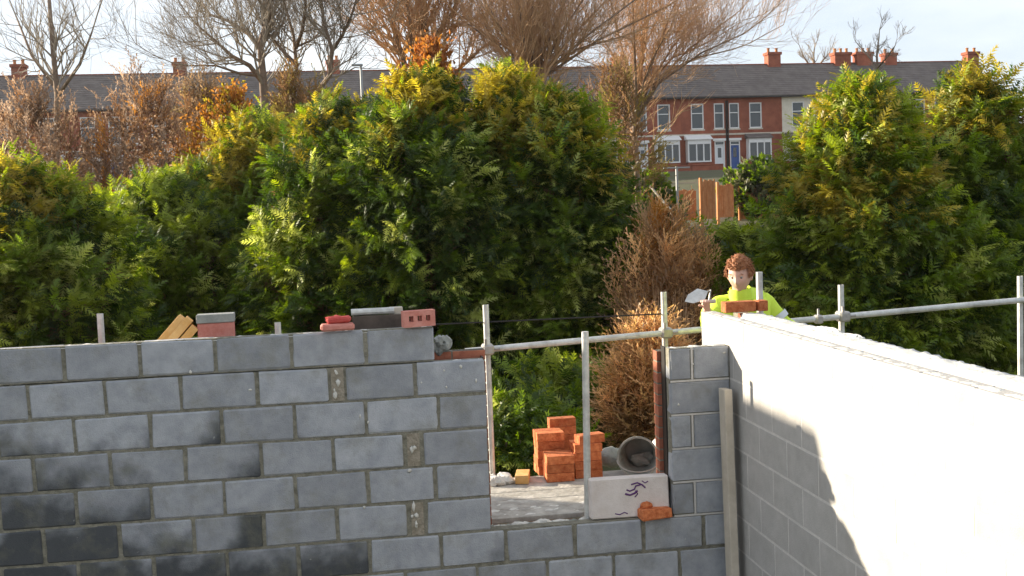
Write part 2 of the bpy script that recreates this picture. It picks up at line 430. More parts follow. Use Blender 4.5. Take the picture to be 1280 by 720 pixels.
# outer brick leaf behind wall A
def brick_mesh(m, L=.215, D=.1025, H=.065, bev=.0025, key='b'):
    k = (key, round(L, 3), round(D, 3), round(H, 3), m)
    if k not in _cache: _cache[k] = MB().box((-L/2, -D/2, -H/2), (L/2, D/2, H/2), bev).mesh('brick', M[m])
    return _cache[k]
leaf = empty('brick_wall', (0, .25, 0)); tag(leaf, 'red facing brick outer leaf standing behind the grey block wall', 'wall')
mo = MB(); core = MB()
OL, OR = .852, 2.012      # the facing brick closes a little further into the opening
LT = 2.055                # its top
n = 0
for i in range(28):
    z = LT-.0325-.075*i
    if z < .04: break
    sill = z < .84
    for (a, b) in (((-4.9, 2.449),) if sill else ((-4.9, OL), (OR, 2.449))):
        if a == OR and i == 0: continue
        # only bricks which the photograph can show are picked out one by one
        off = .1125*(i % 2)
        if b == OL:
            x = b; first = True
            lim = -.2 if i < 3 else b-.36
            while x > lim:
                L = (.1025 if (i % 2 and first) else .215); first = False
                obj('brick', brick_mesh('facing', L), leaf, (x-L/2, random.uniform(-.002, .002), z)); x -= L+.01
            core.box((a, -.05, z-.0325), (x, .05, z+.0425 if i else z+.0325)); mo.box((x, -.047, z-.0425), (b-.003, .047, z+.0325))
        elif a == OR:
            x = a; first = True
            while x < 2.2:
                L = (.1025 if (i % 2 and first) else .215); first = False
                obj('brick', brick_mesh('facing', L), leaf, (x+L/2, random.uniform(-.002, .002), z)); x += L+.01
            core.box((x, -.05, z-.0325), (b, .05, z+.0425 if i else z+.0325)); mo.box((a+.003, -.047, z-.0425), (x, .047, z+.0325))
        else:
            if i and z > .76:
                x = OL-.1+off
                core.box((a, -.05, z-.0325), (x, .05, z+.0325))
                while x < OR+.1:
                    obj('brick', brick_mesh('facing'), leaf, (x+.1075, random.uniform(-.002, .002), z)); x += .225
                mo.box((OL-.1+off, -.047, z-.0425), (x, .047, z+.0325)); core.box((x, -.05, z-.0325), (b, .05, z+.0325))
            else: core.box((a, -.05, z-.0425), (b, .05, z+.0325))
tag(core.build('brickwork', M['facing'], leaf), kind='stuff')
mo.build('mortar', M['mortar'], leaf)
# cavity closers at the jambs
for x0 in (JAML-.004, JAMR-.006):
    MB().box((x0, -.145, .9), (x0+.01, -.055, 2.02)).build('cavity_strip', M['dpc'], leaf)
# outer leaf of wall B
leafB = empty('brick_wall', (XB+.25, 0, 0)); tag(leafB, 'brick outer leaf along the far side of the sunlit wall', 'wall')
core = MB()
for i in range(30):
    z = 2.19-.0325-.075*i
    if z < .04: break
    if i < 3:
        y = .50 if i % 2 else .39
        while y > -3.6:
            obj('brick', brick_mesh('facing'), leafB, (random.uniform(-.002, .002), y-.1075, z), (0, 0, math.pi/2)); y -= .225
        core.box((-.046, y, z-.0425), (.046, .50, z+.0325-(.004 if i == 0 else 0))); core.box((-.05, -5.2, z-.0425), (.05, y-.001, z+.0325))
    else: core.box((-.05, -5.2, z-.0425), (.05, .50, z+.0325))
tag(core.build('brickwork', M['mortar'], leafB), kind='stuff')
mb = MB(); mb.ragged(-.092, .07, -4.9, .28, 2.200, .010, .022, 8, .06)
tag(mb.build('mortar_bed', M['splash'], leafB, smooth=True), kind='stuff')

# ------------------------------------------------------------------ foliage engine
def frond_template(kind):
    v = []; f = []
    def tri(a, b, c):
        i = len(v); v.extend((a, b, c)); f.append((i, i+1, i+2))
    def ax(u, droop): return (u, 0, -droop*u*u)
    if kind == 'spray':
        dr = .42
        for i, u in enumerate((.1, .3, .5, .68, .84)):
            ln = (.22, .27, .25, .20, .14)[i]
            for s in (-1, 1):
                a = ax(u, dr); b = ax(u+.13, dr)
                c = (u+ln*1.05, s*ln, -dr*(u+ln*1.05)**2-.05)
                tri(a, c, b) if s > 0 else tri(a, b, c)
        a = ax(.8, dr); tri((a[0], -.05, a[2]), (1.12, 0, -dr*1.25), (a[0], .05, a[2]))
    elif kind == 'strand':
        dr = .25
        for i in range(6):
            u = i/6; s = (-1)**i
            tri((u, 0, -dr*u*u), (u+.26, s*.11, -dr*(u+.2)**2), (u+.2, 0, -dr*(u+.2)**2))
    elif kind == 'leaf':
        tri((0, 0, 0), (.5, .3, .05), (1, 0, -.1)); tri((0, 0, 0), (1, 0, -.1), (.5, -.3, .05))
    return np.array(v, dtype=np.float32), np.array(f, dtype=np.int32)
TPL = {k: frond_template(k) for k in ('spray', 'strand', 'leaf')}
def nrm(a): return a/np.maximum(np.linalg.norm(a, axis=-1, keepdims=True), 1e-9)
def fronds(O, D, N, S, C, kind):
    tv, tf = TPL[kind]; D = nrm(D); side = nrm(np.cross(N, D)); N2 = np.cross(D, side)
    P = O[:, None, :]+S[:, None, None]*(tv[None, :, 0:1]*D[:, None, :]+tv[None, :, 1:2]*side[:, None, :]+tv[None, :, 2:3]*N2[:, None, :])
    n = len(O); nv = len(tv)
    Fx = (tf[None]+(np.arange(n)*nv)[:, None, None]).reshape(-1, 3)
    return P.reshape(-1, 3), Fx, np.repeat(C, nv, axis=0)
def fast_mesh(name, parts, m):
    V = []; Fc = []; C = []; o = 0
    for v, f, c in parts:
        V.append(v); Fc.append(f+o); C.append(c); o += len(v)
    V = np.concatenate(V).astype(np.float32); Fc = np.concatenate(Fc).astype(np.int32); C = np.concatenate(C).astype(np.float32)
    me = bpy.data.meshes.new(name); me.vertices.add(len(V)); me.vertices.foreach_set('co', V.ravel())
    me.loops.add(Fc.size); me.loops.foreach_set('vertex_index', Fc.ravel())
    me.polygons.add(len(Fc)); me.polygons.foreach_set('loop_start', np.arange(0, Fc.size, 3, dtype=np.int32))
    at = me.attributes.new('tint', 'FLOAT_COLOR', 'POINT')
    at.data.foreach_set('color', np.concatenate([C, np.ones((len(C), 1), np.float32)], 1).ravel())
    me.update(); me.materials.append(m); return me

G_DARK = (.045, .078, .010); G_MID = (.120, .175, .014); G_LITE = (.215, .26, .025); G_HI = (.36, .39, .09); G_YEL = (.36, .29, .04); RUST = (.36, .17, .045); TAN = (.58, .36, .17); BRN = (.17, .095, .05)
def pick(rng, n, cols, ws):
    w_ = np.array(ws)/sum(ws); c = np.array(cols)[rng.choice(len(cols), n, p=w_)]
    return c*rng.uniform(.75, 1.25, (n, 1))

def prof_col(h): return .85-.3*h+.12*np.sin(7*h)
def prof_cone(h): return np.power(np.clip(1-h, 0, 1), .68)
def prof_leyland(h): return np.power(np.clip(1-h**2.6, 0, 1), .62)*(.82+.18*np.sin(np.pi*np.clip(h, 0, 1)))
def crown_parts(rng, base, H, Rx, Ry, nclump, nf, size, cols, ws, prof=prof_leyland, h0=.02, top=None, kind='spray', up=.75, lump=.2, clumpL=.38, core=.25):
    th = np.where(rng.random(nclump) < .62, rng.normal(-math.pi/2, .85, nclump), rng.uniform(0, 2*math.pi, nclump))
    h = h0+(1-h0)*rng.random(nclump)**.92
    a = rng.uniform(0, 6.28, 4)
    lm = 1+lump*(.55*np.sin(3*th+5*h+a[0])+.45*np.sin(9*h+2*th+a[1])+.35*np.sin(17*h-5*th+a[2]))
    rr = prof(h)*lm*rng.uniform(.78, 1.03, nclump)
    cosn, sinn = np.cos(th), np.sin(th)
    Cc = np.stack([base[0]+cosn*rr*Rx, base[1]+sinn*rr*Ry, base[2]+h*H*(1+.0*h)], 1)
    rad = np.stack([cosn, sinn, np.zeros_like(h)], 1)
    Dc = nrm(rad*(1.05-.75*h[:, None]**2)+np.array([0, 0, 1])*(up*(.6+.7*h[:, None]))+rng.normal(0, .25, (nclump, 3)))
    cc = pick(rng, nclump, cols, ws)
    if kind == 'spray':
        hi_ = rng.random(nclump) < .11; cc[hi_] = pick(rng, int(hi_.sum()), [G_HI], [1.])  # scattered clumps painted pale as highlights where light catches the sprays
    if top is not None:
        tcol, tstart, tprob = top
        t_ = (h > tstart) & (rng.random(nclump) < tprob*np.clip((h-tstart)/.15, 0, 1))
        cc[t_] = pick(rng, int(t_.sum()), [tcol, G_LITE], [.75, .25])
    L = clumpL*rng.uniform(.7, 1.35, nclump)
    idx = np.repeat(np.arange(nclump), nf); m_ = len(idx)
    u = rng.uniform(-.3, 1, m_)
    spread = .30*(1-.6*np.clip(u, 0, 1))
    O = Cc[idx]+Dc[idx]*(u*L[idx])[:, None]+rng.normal(0, 1, (m_, 3))*(spread*L[idx]*.55)[:, None]
    D = nrm(Dc[idx]+rng.normal(0, .42, (m_, 3)))
    N = nrm(rad[idx]*.5+np.array([0, 0, 1])+rng.normal(0, .4, (m_, 3)))
    S = size*rng.uniform(.65, 1.35, m_)
    C = cc[idx]*rng.uniform(.8, 1.2, (m_, 1))*(.7+.55*np.clip(u, 0, 1))[:, None]  # paler clump tips: new growth plus sky light painted into the tint
    out = [fronds(O, D, N, S, C, kind)]
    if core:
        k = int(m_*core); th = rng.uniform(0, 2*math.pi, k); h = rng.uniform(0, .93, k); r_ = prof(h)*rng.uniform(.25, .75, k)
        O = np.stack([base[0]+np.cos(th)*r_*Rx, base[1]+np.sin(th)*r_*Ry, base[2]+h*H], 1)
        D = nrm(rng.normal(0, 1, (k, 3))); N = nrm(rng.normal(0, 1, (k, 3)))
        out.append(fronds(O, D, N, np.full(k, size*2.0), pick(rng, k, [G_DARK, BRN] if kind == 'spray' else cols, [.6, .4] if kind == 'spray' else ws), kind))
    return out
def trunk_mesh(base, H, r, m, seed=0, limbs=10, spread=.8):
    mb = MB(); rg = random.Random(seed)
    pts = [(base[0]+rg.uniform(-.06, .06)*i, base[1]+rg.uniform(-.06, .06)*i, base[2]-.1+H*i/6) for i in range(7)]
    mb.tube(pts, [r*(1-.13*i) for i in range(7)], 7)
    for i in range(limbs):
        t = rg.uniform(.12, .9); j = min(5, int(t*6)); p = Vector(pts[j]).lerp(Vector(pts[j+1]), t*6-j); a = rg.uniform(0, 6.28); l = spread*(1-.5*t)
        mb.tube([p, p+Vector((math.cos(a)*l*.5, math.sin(a)*l*.5, .25*l)), p+Vector((math.cos(a)*l, math.sin(a)*l, .7*l))], [r*.35, r*.25, r*.1], 5)
    return mb.mesh('trunk', m, True)
def conifer(px, ptop, Y, halfpx, label, seed, dens=1.0, cols=(G_DARK, G_MID, G_LITE), ws=(.42, .42, .16), top=(G_YEL, .72, .6), group='conifers of the tall garden hedge', size=.235, zbase=None, lump=.27, name='conifer_tree', h0=.02, prof=prof_leyland):
    T = onY(px, ptop, Y); zb = terr(0, Y) if zbase is None else zbase
    H = T.z-zb-.3; Rx = halfpx*(Y+7.24)/F
    e = empty(name, (T.x, Y, zb)); tag(e, label, 'tree', group)
    rng = np.random.default_rng(seed)
    nc = int(400*dens)
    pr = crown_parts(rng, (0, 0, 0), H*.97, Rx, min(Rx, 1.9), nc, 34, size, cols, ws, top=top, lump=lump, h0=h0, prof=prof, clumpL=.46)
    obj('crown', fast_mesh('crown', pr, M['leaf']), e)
    obj('trunk', trunk_mesh((0, 0, 0), H*.85, .11, M['bark'], seed), e)
    return e
HG = 'conifers of the tall garden hedge'
conifer(30, 205, 11.0, 125, 'conifer at the far left end of the tall garden hedge', 1, ws=(.3, .45, .25))
conifer(206, 222, 15., 125, 'low bright green conifer at the left of the hedge, in front of the brown thicket', 2, cols=(G_DARK, G_MID, G_LITE), ws=(.2, .45, .35), top=(G_LITE, .6, .5))
conifer(318, 150, 16., 118, 'conifer with yellowish tips below the grey bare tree at left', 3, ws=(.35, .45, .2), top=(G_YEL, .62, .7))
conifer(425, 126, 12.4, 118, 'dark green conifer left of the hedge middle, under the street lamp', 4, ws=(.5, .38, .12), top=(G_YEL, .8, .55), dens=1.1)
conifer(524, 94, 11.4, 118, 'tall dark conifer in the middle of the hedge with golden tips at its top', 5, ws=(.5, .38, .12), top=(G_YEL, .78, .75), dens=1.2)
conifer(632, 92, 11.8, 108, 'tall conifer right of the hedge middle with yellow green top', 6, ws=(.45, .4, .15), top=(G_YEL, .66, .75), dens=1.2)
conifer(700, 116, 11.0, 74, 'conifer at the right end of the hedge beside the tan dry thicket', 7, ws=(.42, .4, .18), top=(G_YEL, .68, .65), dens=1.15)
conifer(1072, 102, 8.6, 185, 'bright green tree behind the worker, rising before the right hand houses', 8, cols=(G_DARK, G_MID, G_LITE), ws=(.2, .42, .38), top=(G_YEL, .5, .55), dens=1.6, group='evergreens behind the worker', lump=.2, prof=prof_cone)
conifer(1215, 92, 9.2, 110, 'green tree beyond the right end of the sunlit wall', 9, ws=(.4, .42, .18), dens=1.1, group='evergreens behind the worker')
conifer(915, 296, 9.6, 55, 'lower light green conifer just left of the bright tree behind the worker', 10, ws=(.25, .45, .3), top=(G_LITE, .6, .5), dens=.6, group='evergreens behind the worker')
conifer(690, 470, 8.0, 60, 'low green shrub seen through the window opening behind the orange bricks', 12, ws=(.3, .45, .25), top=(G_LITE, .6, .5), dens=.3, group='shrubs at the hedge foot')
conifer(634, 520, 5.6, 42, 'bright green shrub at the left of the window opening', 13, ws=(.4, .45, .15), top=(G_MID, .5, .5), dens=.3, group='shrubs at the hedge foot')
conifer(758, 500, 7.4, 50, 'dark green shrub behind the bucket in the window opening', 14, ws=(.5, .4, .1), top=(G_MID, .6, .5), dens=.28, group='shrubs at the hedge foot')

# rust and tan vegetation
def thicket(px, ptop, Y, halfpx, label, seed, cols, ws, kind='strand', size=.22, dens=1., up=1.6, zb=None, name='dry_shrub', cat='shrub', group=None, stems=40, cl=.5, dry='dry', h0=.02, prof=prof_leyland):
    T = onY(px, ptop, Y); zb = terr(0, Y) if zb is None else zb; H = T.z-zb; Rx = halfpx*(Y+7.24)/F
    e = empty(name, (T.x, Y, zb)); tag(e, label, cat, group)
    rng = np.random.default_rng(seed)
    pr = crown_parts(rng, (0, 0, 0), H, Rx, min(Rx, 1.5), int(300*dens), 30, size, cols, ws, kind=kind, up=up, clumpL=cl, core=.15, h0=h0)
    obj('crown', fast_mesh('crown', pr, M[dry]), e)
    mb = MB(); rg = random.Random(seed)
    for i in range(stems):
        a = rg.uniform(0, 6.28); r = Rx*math.sqrt(rg.random())*.9; hh = H*rg.uniform(.55, .98)*(1-.3*r/Rx)
        p0 = Vector((math.cos(a)*r*.8, math.sin(a)*r*.8, -.05)); p1 = Vector((math.cos(a)*r+rg.uniform(-.1, .1), math.sin(a)*r, hh))
        mb.tube([p0, p0.lerp(p1, .5)+Vector((rg.uniform(-.08, .08), rg.uniform(-.08, .08), 0)), p1], [.017, .011, .004], 4)
    tag(mb.build('stems', M['twig'], e), kind='stuff')
    return e
thicket(824, 300, 9.0, 62, 'tall tan thicket of dry twiggy stems between the hedge and the green trees', 21, [TAN, (.42, .26, .13), (.24, .14, .07), RUST], [.45, .3, .15, .1], up=2.6, stems=600, size=.26, dens=.26, prof=prof_col)
thicket(862, 335, 9.4, 40, 'shorter brown dry bush at the right foot of the tan thicket', 22, [TAN, (.48, .30, .15), RUST, G_MID], [.5, .25, .1, .15], up=2., stems=150, dens=.6)
thicket(812, 455, 6.3, 34, 'golden brown dry growth seen at the right of the window opening', 23, [(.40, .25, .10), TAN, BRN], [.4, .5, .1], up=1.5, stems=30)
thicket(180, 116, 19., 90, 'brown leafless thicket at far left below the far rooftops', 24, [BRN, (.22, .15, .10), RUST, (.28, .20, .14)], [.3, .3, .1, .3], up=1.5, stems=160, size=.3, dens=.42, cl=.6)
thicket(50, 138, 19., 95, 'brown leafless thicket outside the left of the bright green conifer', 25, [BRN, (.22, .15, .10), (.28, .20, .14)], [.4, .4, .2], up=1.5, stems=160, size=.3, dens=.42, cl=.6)
thicket(288, 130, 19., 62, 'rust coloured leafy tree top below the grey bare tree', 26, [RUST, (.27, .12, .03), (.15, .10, .02), G_YEL], [.4, .25, .15, .2], kind='leaf', size=.09, up=1., name='rust_leaved_tree', cat='tree', group=None, dens=.75, h0=.5)
thicket(372, 104, 21., 70, 'sparse brown twiggy tree between the grey bare tree and the street lamp', 33, [(.24, .15, .07), BRN, (.26, .2, .06)], [.45, .25, .3], size=.3, up=1.3, name='brown_twiggy_tree', cat='tree', dens=.3, h0=.4, stems=70)
thicket(250, 112, 22., 65, 'sparse brown twiggy tree at left under the low chimneys', 34, [(.24, .16, .09), BRN, (.26, .2, .09)], [.45, .35, .2], size=.3, up=1.3, name='brown_twiggy_tree', cat='tree', dens=.28, h0=.4, stems=70)
thicket(540, 78, 14., 48, 'rust orange leafed tree top rising between two golden conifer tops', 27, [(.28, .11, .035), RUST, (.22, .10, .04)], [.5, .3, .2], kind='leaf', size=.09, up=1., name='rust_leaved_tree', cat='tree', dens=1., h0=.5)
thicket(768, 112, 17., 68, 'brown twiggy tree with sparse leaves in front of the terraced houses', 28, [(.22, .13, .06), BRN, (.22, .17, .05)], [.45, .25, .3], size=.3, up=1.4, name='brown_twiggy_tree', cat='tree', dens=.12, h0=.55, stems=45)
thicket(725, 222, 22., 55, 'dark green garden hedge in front of the white house doors', 29, [G_DARK, G_MID], [.6, .4], kind='leaf', size=.12, up=.8, name='garden_hedge', cat='hedge', dens=.9, dry='leaf', stems=8)
thicket(945, 214, 40., 44, 'grey green shrub in front of the right hand bay window', 30, [G_MID, G_DARK, (.12, .12, .06)], [.4, .3, .3], kind='leaf', size=.2, up=.8, name='garden_shrub', cat='shrub', dens=.8, dry='leaf', stems=8)
thicket(800, 232, 36., 50, 'dull green garden shrub below the white bay windows', 31, [G_MID, G_DARK, (.12, .12, .06)], [.4, .3, .3], kind='leaf', size=.2, up=.8, name='garden_shrub', cat='shrub', dens=.8, dry='leaf', stems=8)

# ------------------------------------------------------------------ bare trees
def grow(mb, p, d, r, L, depth, rg, kids, upw, spread):
    n = 3 if depth > 1 else 2
    pts = [p]; q = p.copy(); dd = d.copy()
    for i in range(n):
        dd = (dd+Vector((rg.uniform(-1, 1), rg.uniform(-1, 1), rg.uniform(-.6, 1)))*.16+Vector((0, 0, upw*.12))).normalized()
        q = q+dd*(L/n); pts.append(q.copy())
    mb.tube(pts, [max(r*(1-.45*i/n), .0032) for i in range(n+1)], 5 if depth > 2 else 3, cap=False)
    if depth == 0: return
    k = kids+rg.choice((0, 0, 1))
    for i in range(k):
        t = rg.uniform(.3, 1.0) if i else 1.0
        j = min(n-1, int(t*n)); pp = pts[j].lerp(pts[j+1], t*n-j)
        ax = dd.orthogonal().normalized(); ax.rotate(Matrix.Rotation(rg.uniform(0, 6.28), 3, dd))
        nd = dd.copy(); nd.rotate(Matrix.Rotation(rg.uniform(.25, spread), 3, ax)); nd = (nd+Vector((0, 0, upw*.2))).normalized()
        grow(mb, pp, nd, r*rg.uniform(.42, .6) if i else r*.58, L*rg.uniform(.6, .85), depth-1, rg, kids, upw, spread)

def traced_tree(Y, label, limbs, m, seed, twig_depth=3, twigs_per=5, L0=1.3, r0=.0, top=True, base=None, kids=3, spread=.85, group='bare winter trees'):
    """limbs: (list of pixel points, start width px, end width px)"""
    rg = random.Random(seed)
    bx = onY(base[0], base[1], Y); e = empty('bare_tree', (bx.x, Y, terr(0, Y))); tag(e, label, 'tree', group)
    org = Vector(e.location); s = (Y+7.24)/F
    mt = MB(); mbr = MB(); mtw = MB()
    for li, (pts, w0, w1) in enumerate(limbs):
        dy0 = 0 if li == 0 else rg.uniform(-1.3, 1.3)
        P = []
        for i, (a, b) in enumerate(pts):
            P.append(onY(a, b, Y+dy0*i/max(1, len(pts)-1)*1.2)-org)
        n = len(P)
        wd = [(w0+(w1-w0)*i/(n-1))*s/2 for i in range(n)]
        (mt if li == 0 else mbr).tube(P, wd, 7)
        nt_ = twigs_per*(n-1)
        for q in range(nt_):
            t = rg.uniform(.25, 1)*(n-1); j = min(n-2, int(t)); p = P[j].lerp(P[j+1], t-j); d = (P[j+1]-P[j]).normalized()
            ax = d.orthogonal().normalized(); ax.rotate(Matrix.Rotation(rg.uniform(0, 6.28), 3, d)); nd = d.copy(); nd.rotate(Matrix.Rotation(rg.uniform(.4, 1.15), 3, ax))
            grow(mtw, p, nd, wd[j]*.38, L0*rg.uniform(.5, 1), twig_depth, rg, kids, .6, spread)
        d = (P[-1]-P[-2]).normalized()
        grow(mtw, P[-1], d, wd[-1]*.95, L0*1.5, twig_depth+1, rg, kids, .6, spread)
    mt.build('trunk', M['bark'], e, smooth=True); mbr.build('limb', M['bark'], e, smooth=True); tag(mtw.build('twigs', m, e), kind='stuff')
    return e
traced_tree(24., 'grey bare tree at left with slim forked trunks above the hedge', [
    ([(335, 330), (332, 150), (328, 90), (325, 55), (336, 20), (342, -20)], 13, 4),
    ([(330, 105), (312, 82), (290, 70), (268, 50), (245, 30)], 7, 2),
    ([(326, 62), (310, 42), (285, 26), (262, 18), (248, -5)], 6, 2),
    ([(334, 140), (352, 118), (371, 88), (367, 45), (352, -8)], 8, 3),
    ([(371, 82), (352, 62), (338, 45), (320, 20)], 5, 2),
    ([(370, 60), (378, 38), (382, 8), (380, -25)], 5, 2),
    ([(340, 170), (385, 130), (412, 95), (415, 62), (405, 30), (400, -15)], 8, 3),
    ([(415, 64), (428, 44), (440, 18), (448, -10)], 5, 2),
    ([(372, 58), (390, 50), (402, 38)], 3, 1.5),
    ([(326, 95), (300, 92), (270, 82), (240, 82)], 4, 1.5)], M['greytwig'], 41, base=(335, 330), twigs_per=6, L0=1.15, twig_depth=3)
traced_tree(27., 'brown bare tree above the hedge middle with one stout upright trunk', [
    ([(535, 330), (532, 150), (531, 85), (531, 45), (529, 5), (527, -40)], 16, 8),
    ([(531, 70), (548, 40), (565, 18), (580, -20)], 8, 3),
    ([(532, 130), (510, 95), (498, 55), (486, 20), (470, -20)], 9, 3),
    ([(512, 95), (495, 60), (478, 25), (452, -8)], 6, 2),
    ([(532, 110), (515, 70), (513, 30), (505, -15)], 6, 2),
    ([(540, 120), (570, 90), (600, 62), (630, 40)], 6, 2)], M['twig'], 42, base=(535, 330), twigs_per=7, L0=1.5, twig_depth=3)
fan = [([(668, 330), (665, 170), (662, 120), (660, 85)], 16, 8)]
for a, b in (((600, -10), 5), ((622, -20), 5), ((645, -25), 6), ((668, -30), 6), ((692, -25), 5), ((716, -22), 6), ((740, -18), 5), ((768, -10), 5), ((800, -5), 5), ((830, 10), 5), ((585, 30), 5), ((610, 45), 4), ((780, 45), 4)):
    sx = 662+(a[0]-662)*.12; fan.append(([(664, 150), (sx, 95), (662+(a[0]-662)*.5, 45+(a[1]+10)*.3), a], b, 2))
traced_tree(25., 'broad brown bare tree with branches fanning out above the yellow hedge top', fan, M['twig'], 43, base=(668, 330), twigs_per=7, L0=1.4, twig_depth=3)
fan = [([(800, 300), (795, 190), (792, 140), (798, 105)], 8, 6)]
for a, b in (((760, -10), 4), ((790, -20), 5), ((815, -15), 4), ((845, 0), 4), ((872, 18), 4), ((905, 28), 4), ((930, 42), 3), ((915, 62), 3), ((870, 60), 3), ((740, 30), 3), ((835, 40), 3)):
    fan.append(([(796, 150), (796+(a[0]-796)*.2, 105), (796+(a[0]-796)*.6, 62+(a[1]-30)*.35), a], b, 1.6))
traced_tree(28., 'brown bare tree spreading to the right in front of the slate roofs', fan, M['twig'], 44, base=(800, 300), twigs_per=6, L0=1.3, twig_depth=3)
traced_tree(34., 'slender bare tree at far left beyond the thicket', [([(70, 300), (72, 120), (66, 60), (60, -20)], 9, 4), ([(72, 120), (100, 80), (115, 40)], 5, 2), ([(70, 110), (40, 70), (20, 20)], 5, 2)], M['greytwig'], 45, base=(70, 300), twigs_per=5, L0=1.4, twig_depth=2)
traced_tree(100., 'small faint bare tree top showing over the roof ridge at right', [([(1018, 215), (1018, 95), (1017, 75)], 5, 3), ([(1018, 90), (1008, 76), (1004, 70)], 3, 1.5), ([(1018, 90), (1028, 76), (1033, 71)], 3, 1.5)], M['greytwig'], 46, base=(1018, 215), twigs_per=5, L0=.8, twig_depth=2)
traced_tree(20., 'thin bare tree rising over the top of the bright green right tree', [([(1100, 330), (1098, 110), (1096, 70), (1098, 52)], 5, 2), ([(1097, 85), (1082, 66), (1072, 55)], 2.5, 1.2), ([(1097, 85), (1110, 70), (1118, 58)], 2.5, 1.2)], M['greytwig'], 47, base=(1100, 330), twigs_per=4, L0=.22, twig_depth=2)

# ------------------------------------------------------------------ terraced houses
ROW = R_(2.5); DIRX = Vector((math.cos(ROW), math.sin(ROW), 0))
ORG = onY(910, 213, 85.0); ORG.z = 5.35
HW = 4.0; EAV = 6.2; RDG = 9.05; DEP = 8.0
doorcols = [paint('door_white', (.72, .73, .74)), paint('door_blue', (.05, .10, .28)), paint('door_grey', (.35, .37, .38)), paint('door_green', (.03, .12, .07)), paint('door_red', (.3, .03, .03)), paint('door_black', (.02, .02, .025))]
def window(par, x0, x1, z0, z1, y, net=.5, mull=True, lintel=True):
    wd = MB()
    t = .09
    wd.box((x0, y-.05, z0), (x0+t, y+.09, z1)); wd.box((x1-t, y-.05, z0), (x1, y+.09, z1)); wd.box((x0+t, y-.05, z0), (x1-t, y+.09, z0+t)); wd.box((x0+t, y-.05, z1-t), (x1-t, y+.09, z1))
    zm = z0+(z1-z0)*.62; wd.box((x0+t, y-.045, zm-.035), (x1-t, y+.09, zm+.035))
    f = wd.build('window', M['white'], par)
    MB().box((x0+t, y+.03, z0+t), (x1-t, y+.05, z1-t)).build('pane', M['glass'], f)
    if net: MB().box((x0+t, y+.10, z0+t), (x1-t, y+.105, z0+t+(z1-z0)*net)).build('net_curtain', M['net'], f)
    MB().box((x0-.08, y-.09, z0-.12), (x1+.08, y+.05, z0-.004)).build('sill', M['stone'], f)
    if lintel: MB().box((x0-.1, y-.035, z1+.004), (x1+.1, y+.05, z1+.24)).build('lintel', M['white'], f)
    return f
